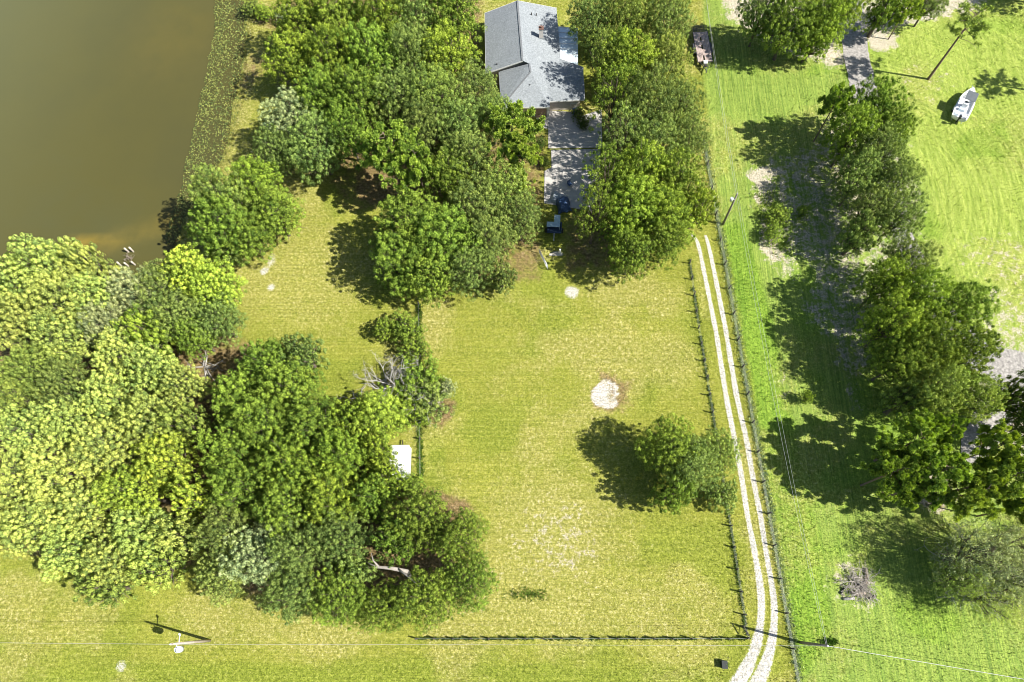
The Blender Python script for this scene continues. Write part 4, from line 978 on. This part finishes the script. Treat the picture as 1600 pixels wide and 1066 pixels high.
for a, b_, z in ((776.5, 100, 3.6), (830.5, 21.5, 4.5), (838, 22.5, 4.2), (828, 133, 3.9), (838, 133.5, 3.7)):
    q = at(a, b_, z); hbuild(MB().tube([(q.x, q.y, z-.5), (q.x, q.y, z+.18)], .07, 8), 'vent_pipe', CHAR, roof)
wl = MB(); foot = [(p3.x+.5, p3.y-.4), (p4.x+.5, p4.y+.45), (wt_.x+.4, p4.y+.45), (swc.x+.5, swc.y+.5), (sec.x-.15, sec.y+.5), (ec_.x-.15, ec_.y+.45), (e3.x-.6, e3.y+.45), (e1.x-.6, e1.y-.4), (p6.x-.5, p6.y-.3), (p5.x-.5, p5.y-.4)]
wl.prism(foot[::-1][::-1], -.1, ez-.2); hbuild(wl, 'wall', STUC)
gl = MB()
def tri(a, b_, c_, t_=.1): gl.poly([a, b_, c_, (a[0], a[1]+t_, a[2]), (b_[0], b_[1]+t_, b_[2]), (c_[0], c_[1]+t_, c_[2])], [(0, 1, 2), (5, 4, 3), (0, 3, 4, 1), (1, 4, 5, 2), (2, 5, 3, 0)])
tri((p3.x+.5, p3.y-.5, ez-.25), (p5.x-.5, p5.y-.5, ez-.25), (p1.x, p1.y-.6, rz_-.25)); hbuild(gl, 'gable_wall', STUC); gl = MB()
tri((p4.x+.5, p4.y+.4, ez-.25), (p2.x+1.5, p4.y+.4, ez-.25), (p2.x, p2.y+.6, rz_-.3))
hbuild(gl, 'gable_wall', STUC)
yw = e3.y+.45
gx0, gx1 = at(860, 173).x, at(887.5, 173).x; gd = MB().box(((gx0+gx1)/2, yw-.03, 1.08), (gx1-gx0, .06, 2.15))
for z in (.55, 1.1, 1.65): gd.box(((gx0+gx1)/2, yw-.066, z), (gx1-gx0-.05, .012, .03))
hbuild(gd, 'garage_door', WHT)
wx0, wx1 = at(891.5, 171).x, at(900.5, 171).x; wf = MB(); zc0, zh = 1.35, 1.15
for dx in (wx0, wx1): wf.box((dx, yw-.04, zc0), (.09, .08, zh+.1))
for z in (zc0-zh/2, zc0+zh/2, zc0): wf.box(((wx0+wx1)/2, yw-.05, z), (wx1-wx0, .09, .07))
wfo = hbuild(wf, 'window', WHT); hbuild(MB().box(((wx0+wx1)/2, yw-.012, zc0), (wx1-wx0-.1, .02, zh-.05)), 'pane', GLS, wfo)
ys = sec.y+.5; bx0, bx1 = at(838, 175).x, at(853, 175).x
hbuild(MB().box(((bx0+bx1)/2, ys-.04, 1.1), (bx1-bx0, .08, 2.2)), 'brick_panel', BRK)
hbuild(MB().box((bx1+.35, ys-.12, 1.2), (.3, .24, 2.4)), 'porch_post', WHT)
wf = MB()
for dx in (-.5, .5): wf.box((bx0-.8+dx, ys-.04, 1.4), (.08, .08, 1.2))
for z in (.8, 2.0): wf.box((bx0-.8, ys-.05, z), (1.1, .09, .07))
wfo = hbuild(wf, 'window', WHT); hbuild(MB().box((bx0-.8, ys-.012, 1.4), (.95, .02, 1.15)), 'pane', GLS, wfo)
cq = at(845.5, 58, 4.2)
ch = MB().box((cq.x, cq.y+.35, 4.3), (.62, .62, 2.6)); cho = hbuild(ch, 'chimney', simple('chimney_stucco', (.62, .58, .54), .9, var=.08))
hbuild(MB().box((cq.x, cq.y+.35, 5.63), (.74, .74, .07)).tube([(cq.x, cq.y+.35, 5.66), (cq.x, cq.y+.35, 5.95)], .15, 10), 'chimney_cap', simple('rusty_cap', (.16, .09, .07), .8), cho)
hbuild(MB().box((cq.x+.0, cq.y+.02, 3.75), (.9, .1, .5)), 'flashing', GALV, cho)
# patio roof
pz = 2.5; q = [hp(871, 42, pz), hp(903, 45, pz), hp(903, 103, pz), hp(876, 103, pz)]
sk = MB(); sk.poly([tuple(v) for v in q]+[(v.x, v.y, v.z-.06) for v in q], [(3, 2, 1, 0), (4, 5, 6, 7), (0, 1, 5, 4), (1, 2, 6, 5), (2, 3, 7, 6), (3, 0, 4, 7)])
pr_ = hbuild(sk, 'patio_roof', simple('patio_panel', (.62, .72, .78), .35, var=.08, sc=1.5)); rb = MB()
for t_ in np.linspace(0, 1, 8): rb.beam(q[0].lerp(q[3], t_)+Vector((0, 0, .05)), q[1].lerp(q[2], t_)+Vector((0, 0, .05)), .06, .06)
hbuild(rb, 'roof_rib', WHT, pr_); pp = MB()
for v in (q[1], q[2], q[1].lerp(q[2], .5)): pp.box((v.x-.1, v.y, 1.2), (.1, .1, 2.45))
hbuild(pp, 'patio_post', WHT)
# bin by the garage, shrub bed
BLUE = simple('blue_plastic', (.03, .055, .10), .45, var=.15, spec=.5)
e = empty('trash_bin', gpt(898, 180, .12), .3, 'blue wheeled trash bin beside the garage window', 'trash bin')
b = MB(); b.poly([(-.25, -.27, .05), (.25, -.27, .05), (.25, .27, .05), (-.25, .27, .05), (-.32, -.36, 1.0), (.32, -.36, 1.0), (.32, .36, 1.0), (-.32, .36, 1.0)], [(3, 2, 1, 0), (4, 5, 6, 7), (0, 1, 5, 4), (1, 2, 6, 5), (2, 3, 7, 6), (3, 0, 4, 7)]); b.build('body', BLUE, e, bevel=.03)
MB().box((0, 0, 1.04), (.68, .76, .06)).build('lid', BLUE, e, bevel=.02)
for s in (-1, 1): MB().tube([(s*.27, .32, .12), (s*.33, .32, .12)], .12, 12).build('wheel', CHAR, e)
plant(905, 178, 12, 1.3, 'small', 'K', 'dark shrub in the bed beside the garage')
plant(912, 192, 10, 1.0, 'small', 'K', 'low dark shrub on the curved edge of the drive')
plant(846, 172, 8, .9, 'small', 'P', 'small pale shrub under the front brick wall')
for i, (a, b_, r_, lb) in enumerate(((846, 222, 9, 'brownish shrub at the left edge of the drive'), (851, 252, 8, 'shrub in the mulch bed below the drive joint'), (392, 8, 16, 'yellow-green bush at the top edge beside the pond'), (412, 18, 14, 'leafy bush on the bank at the top edge'), (445, 20, 16, 'greyish bush at the top edge next to the grove'),
      (700, 605, 14, 'pale little bush at the pasture side of the dead trees'), (1217, 336, 20, 'green shrub on the sand left of the right row'), (1210, 362, 17, 'second green shrub on the sand edge below the other'), (1255, 330, 10, 'dark little shrub in the sandy shade'), (1262, 620, 10, 'tiny bush at the shade edge of the right lawn'))):
    plant(a, b_, r_, 1.1 if i < 2 else 1.6, 'small', 'KKPMSSBBDM'[i], lb)

# things below the drive: tarp covered heap, blue canopy cart, blue chair
TARP = simple('blue_tarp', (.04, .08, .17), .5, var=.2, spec=.4)
def tarp(px, py, L, W_, Ht, rz, label, mat, seed=1):
    rg = np.random.default_rng(seed); n = 22; u = np.linspace(-1, 1, n); U, V_ = np.meshgrid(u, u)
    z = Ht*(1-np.abs(U)**4)*(1-np.abs(V_)**3)+.05*np.sin(U*7+V_*3)+.04*rg.normal(size=U.shape); z = np.maximum(z, .02)
    X_ = U*L/2*(1+.05*np.sin(V_*5)); Y_ = V_*W_/2*(1+.06*np.sin(U*6)); ii = np.arange(n*n).reshape(n, n)
    me = np_mesh('tarp', np.stack([X_.ravel(), Y_.ravel(), z.ravel()], 1), np.stack([ii[:-1, :-1], ii[:-1, 1:], ii[1:, 1:], ii[1:, :-1]], -1).reshape(-1, 4), mat, None, True)
    o = link_mesh('covered_heap', me); so_ = o.modifiers.new('t', 'SOLIDIFY'); so_.thickness = .02; o.location = gpt(px, py, .12); o.rotation_euler.z = rz; return tag(o, label, 'tarp')
tarp(880, 321, 1.9, 2.5, 1.1, .2, 'bright blue tarp draped over a heap below the drive', TARP, 3)
tarp(873, 312, 2.4, 1.9, .6, -.5, 'pale grey sheet lying beside the blue tarp', simple('grey_sheet', (.32, .36, .40), .7), 4)
e = empty('utility_trailer', gpt(866, 362), -.05, 'small trailer with a pale blue metal cover parked in the shade above the gate', 'trailer')
PBL = simple('pale_blue_metal', (.34, .46, .52), .35, .1, var=.15, sc=3)
MB().box((0, 0, .75), (2.0, 1.3, .1)).box((0, .63, 1.15), (2.0, .05, .8)).box((-.98, 0, 1.0), (.05, 1.2, .45)).box((.98, 0, 1.0), (.05, 1.2, .45)).build('body', BLUE, e)
MB().box((0.35, .75, 1.62), (.8, 1.9, .06)).box((-.55, .2, 1.60), (1.0, .75, .06)).box((0, .7, 1.2), (.05, .05, .85)).box((.7, 1.6, .8), (.05, .05, 1.6)).box((.7, -.15, 1.1), (.05, .05, 1.0)).build('cover', PBL, e)
for s in (-1, 1): MB().tube([(s*1.05, 0, .35), (s*1.25, 0, .35)], .35, 14).build('wheel', CHAR, e)
MB().beam((0, -.6, .7), (0, -1.7, .5), .1, .1).build('drawbar', GALV, e)
e = empty('patio_chair', gpt(890, 291, .12), .6, 'blue sling chair left on the shaded lower drive', 'chair')
MB().box((0, 0, .42), (.55, .5, .05)).build('seat', TARP, e); MB().box((0, .27, .75), (.55, .05, .62)).build('backrest', TARP, e)
for sx in (-.25, .25):
    for sy in (-.22, .22): MB().tube([(sx, sy, 0), (sx, sy, .42)], .02, 6).build('leg', GALV, e)

# ------------------------------------------------------------------ white box trailer / camper by the middle wood
WS = simple('white_metal_roof', (.80, .80, .80), .45, var=.04)
a0, a1, a2, a3 = at(607, 700, 2.4), at(635, 699, 2.4), at(637, 745, 2.4), at(612, 748, 2.4)
c0 = (a0+a1+a2+a3)/4; L_, W_ = 3.7+.5, 2.35; e = empty('white_trailer', (c0.x, c0.y, 0), R_(1.5), 'white roofed box trailer at the pasture edge of the middle wood', 'trailer')
b = MB(); N_ = 8; prof = [(-W_/2, 2.2), (-W_/2+.06, 2.32)]+[(-W_/2+.1+(W_-.2)*i/N_, 2.36+.07*math.sin(math.pi*i/N_)) for i in range(N_+1)]+[(W_/2-.06, 2.32), (W_/2, 2.2)]
n = len(prof); b.poly([(x, y, z) for y in (-L_/2, L_/2) for x, z in prof], [(i, i+n, i+n+1, i+1)[::-1] for i in range(n-1)]+[tuple(range(n)), tuple(range(n, 2*n))[::-1]]); b.build('roof', WS, e, bevel=.14)
MB().box((0, 0, 1.35), (W_-.05, L_-.06, 1.72)).build('body', WP, e); MB().box((.0, 0, .45), (.9, L_+.4, .12)).beam((0, L_/2, .45), (0, L_/2+1.1, .45), .1, .1).build('chassis', CHAR, e)
MB().box((W_/2-.02, .4, 1.3), (.04, .8, 1.5)).build('door', WHT, e)
for s in (-1, 1): MB().tube([(s*(W_/2-.25), -.3, .36), (s*(W_/2-.03), -.3, .36)], .36, 14).build('wheel', CHAR, e)
MB().box((0, -.6, 2.47), (.5, .5, .08)).build('roof_hatch', WP, e)

# ------------------------------------------------------------------ flatbed trailer with plank deck
PLK = simple('weathered_plank', (.40, .32, .285), .9, var=.35, sc=2.5); FRM = simple('trailer_steel', (.07, .07, .075), .6, .3)
tf, tr_ = at(1102, 96, .85), at(1094, 50, .85); dv = (tf-tr_); ang = math.atan2(dv.y, dv.x); Lt = dv.length
e = empty('flatbed_trailer', (tr_.x, tr_.y, 0), ang, 'wooden decked flatbed trailer parked on the grass strip', 'trailer'); Wt = 2.15
deck = MB(); nb = 10; rr = random.Random(4)
for i in range(nb):
    if i == 4: segs = [(0, .18*Lt), (.3*Lt, .45*Lt), (.6*Lt, .8*Lt)]
    else: segs = [(0, Lt)]
    y = -Wt/2+Wt*(i+.5)/nb
    for s0, s1 in segs: deck.box(((s0+s1)/2+rr.uniform(-.02, .02), y, .85+rr.uniform(-.006, .006)), (s1-s0, Wt/nb-.03, .05))
deck.build('deck', PLK, e)
fm = MB()
for s in (-1, 1): fm.beam((-.05, s*(Wt/2+.04), .78), (Lt+.05, s*(Wt/2+.04), .78), .08, .16)
for x in np.linspace(0, Lt, 7): fm.beam((x, -Wt/2, .73), (x, Wt/2, .73), .07, .1)
fm.beam((Lt, -.75, .72), (Lt+1.5, 0, .62), .09, .12).beam((Lt, .75, .72), (Lt+1.5, 0, .62), .09, .12).beam((Lt+1.4, 0, .62), (Lt+2.0, 0, .62), .09, .1); fm.build('frame', FRM, e)
rp = MB()
for s in (-1, 1):
    for x in np.linspace(-.95, -.1, 7): rp.beam((x, s*.08, .9+(-x)*.25), (x, s*1.05, .9+(-x)*.25), .06, .05)
    for y in (.08, .56, 1.05): rp.beam((-.05, s*y, .9), (-1.0, s*y, 1.16), .05, .07)
    rp.build('ramp', FRM, e); rp = MB()
for x in (Lt*.45, Lt*.62):
    for s in (-1, 1):
        wb = MB().tube([(x, s*(Wt/2+.1), .36), (x, s*(Wt/2+.32), .36)], .36, 16).build('wheel', CHAR, e); MB().tube([(x, s*(Wt/2+.3), .36), (x, s*(Wt/2+.335), .36)], .19, 12).build('rim', GALV, wb)
for s in (-1, 1): MB().box((Lt*.535, s*(Wt/2+.2), .78), (1.9, .3, .05)).build('fender', FRM, e)
MB().box((Lt+.25, -.02, .95), (.5, .62, .32)).build('tool_box', WS, e, bevel=.03); MB().tube([(Lt+.75, 0, .72), (Lt+.75, 0, .85)], .24, 14).build('spare_wheel', CHAR, e)
MB().tube([(Lt+1.55, .0, .1), (Lt+1.55, 0, 1.0)], .035, 8).build('jack', GALV, e)
# ------------------------------------------------------------------ boat on its trailer
HUL = NT('boat_gelcoat').base((.78, .79, .80), .25, .5); CAN = simple('grey_canvas', (.10, .115, .125), .8, var=.12); SEA = simple('pale_vinyl', (.55, .63, .68), .5, var=.06)
bs_, bw_ = at(1497.5, 185.5, .9), at(1519.5, 139, 1.1); dv = bw_-bs_; ang = math.atan2(dv.y, dv.x); Lb = math.hypot(dv.x, dv.y)
e = empty('motor_boat', (bs_.x, bs_.y, 0), ang, 'white motor boat with a grey canvas top parked on the far yard', 'boat')
S_ = [(0, 1.05), (.15, 1.12), (.35, 1.16), (.55, 1.12), (.7, .95), (.83, .66), (.93, .32), (1., .03)]
hb_ = MB(); rings = []
for t_, hw in S_:
    x = t_*Lb; sh_ = 1.15+.32*t_**2; kz = .42+.5*max(0, t_-.6)**2*4
    rings.append([(x, -hw, sh_), (x, -hw*.96, sh_-.25), (x, -hw*.78, kz+.18), (x, 0, kz), (x, hw*.78, kz+.18), (x, hw*.96, sh_-.25), (x, hw, sh_)])
pts = [p for rg_ in rings for p in rg_]; m7 = 7
hb_.poly(pts, [(i*m7+k, i*m7+k+1, (i+1)*m7+k+1, (i+1)*m7+k) for i in range(len(rings)-1) for k in range(m7-1)]+[tuple(range(m7))[::-1]], False)
# gunwale and inner liner
gi = []
for t_, hw in S_: x = min(t_*Lb, Lb*.985); gi.append((x, max(hw-.17, .005), 1.17+.32*t_**2))
for sgn in (-1, 1):
    P_ = []
    for (t_, hw), (xi, hi_, zi) in zip(S_, gi): P_ += [(t_*Lb, sgn*hw, 1.15+.32*t_**2), (xi, sgn*hi_, zi)]
    hb_.poly(P_, [(2*i, 2*i+1, 2*i+3, 2*i+2) for i in range(len(S_)-1)])
hb_.build('hull', HUL, e)
fl = MB(); k5 = 5; P_ = []
for i in range(k5): xi, hi_, zi = gi[i]; P_ += [(xi, -hi_, zi), (xi, -hi_+.05, .8), (xi, hi_-.05, .8), (xi, hi_, zi)]
fl.poly(P_, [(4*i+k, 4*i+k+1, 4*i+k+5, 4*i+k+4) for i in range(k5-1) for k in range(3)]); fl.poly([P_[0], P_[1], P_[2], P_[3]], [(0, 1, 2, 3)]); fl.build('cockpit', HUL, e)
fd = MB(); P_ = []
for i in range(4, len(S_)): xi, hi_, zi = gi[i]; P_ += [(xi, -hi_, zi), (xi, 0, zi+.05), (xi, hi_, zi)]
fd.poly(P_, [(3*i+k, 3*i+k+1, 3*i+k+4, 3*i+k+3) for i in range(len(S_)-5) for k in range(2)]); fd.poly([P_[0], P_[1], P_[2], (gi[4][0], gi[4][1]-.05, .8), (gi[4][0], -gi[4][1]+.05, .8)], [(0, 1, 2, 3, 4)]); fd.build('foredeck', HUL, e)
MB().box((Lb*.44, 0, 1.15), (.55, .7, .75)).build('console', HUL, e, bevel=.05); MB().poly([(Lb*.47, -.32, 1.5), (Lb*.47, .32, 1.5), (Lb*.44, .28, 1.85), (Lb*.44, -.28, 1.85)], [(0, 1, 2, 3)]).build('windscreen', GLS, e)
for sy, nm in ((.52, 0), (-.52, 1)): MB().box((Lb*.13, sy, .98), (.7, .62, .36)).build('seat', SEA if sy > 0 else HUL, e, bevel=.05)
MB().box((Lb*.29, .1, 1.0), (.5, .9, .4)).build('seat', SEA, e, bevel=.05)
cv = MB().box((Lb*.47, 0, 2.75), (1.75, 1.45, .05)).build('canvas_top', CAN, e, bevel=.02)
tb = MB()
for sx in (-.7, .7):
    for sy in (-.65, .65): tb.tube([(Lb*.45+sx*.7, sy, .85), (Lb*.47+sx, sy, 2.73)], .025, 6)
for sy in (-.65, .65): tb.tube([(Lb*.47-.8, sy, 2.7), (Lb*.47+.8, sy, 2.7)], .025, 6)
tb.build('top_frame', GALV, e)
om = empty('outboard_motor', (-.05, 0, 0), 0); om.parent = e
bpy.data.objects.remove(om)
ob = MB().box((-.32, 0, 1.55), (.5, .36, .42)).build('outboard_motor', simple('outboard_black', (.02, .02, .022), .3, spec=.5), e, bevel=.08)
MB().box((-.32, 0, 1.0), (.2, .14, .8)).box((-.38, 0, .55), (.35, .05, .06)).tube([(-.52, 0, .42), (-.14, 0, .42)], [.05, .06], 8).build('lower_unit', CHAR, ob)
bt = MB()
for s in (-1, 1): bt.beam((-.2, s*.7, .42), (Lb*.75, s*.6, .42), .09, .1).beam((Lb*.75, s*.6, .42), (Lb+.9, 0, .42), .09, .1)
for x in (.3, Lb*.35, Lb*.7): bt.beam((x, -.7, .42), (x, .7, .42), .07, .08)
bt.beam((Lb+.8, 0, .42), (Lb+1.3, 0, .42), .08, .08).beam((Lb+.35, 0, .42), (Lb+.3, 0, 1.2), .07, .07); bt.build('trailer_frame', GALV, e)
for s in (-1, 1):
    MB().tube([(Lb*.3, s*.95, .3), (Lb*.3, s*1.15, .3)], .3, 14).build('wheel', CHAR, e); MB().box((Lb*.3, s*1.05, .66), (.85, .26, .04)).build('fender', WS, e)
# black utility box and manhole by the lane
o = MB().box((0, 0, .35), (.55, .75, .7)).box((0, 0, .73), (.62, .82, .06)).build('utility_box', simple('black_box_paint', (.025, .03, .03), .6)); o.location = gpt(1130, 1038); tag(o, 'small black utility box on the grass near the lane bend', 'utility box')
plant(1135, 1038, 5, .5, 'small', 'B', 'tiny green plant beside the black utility box')
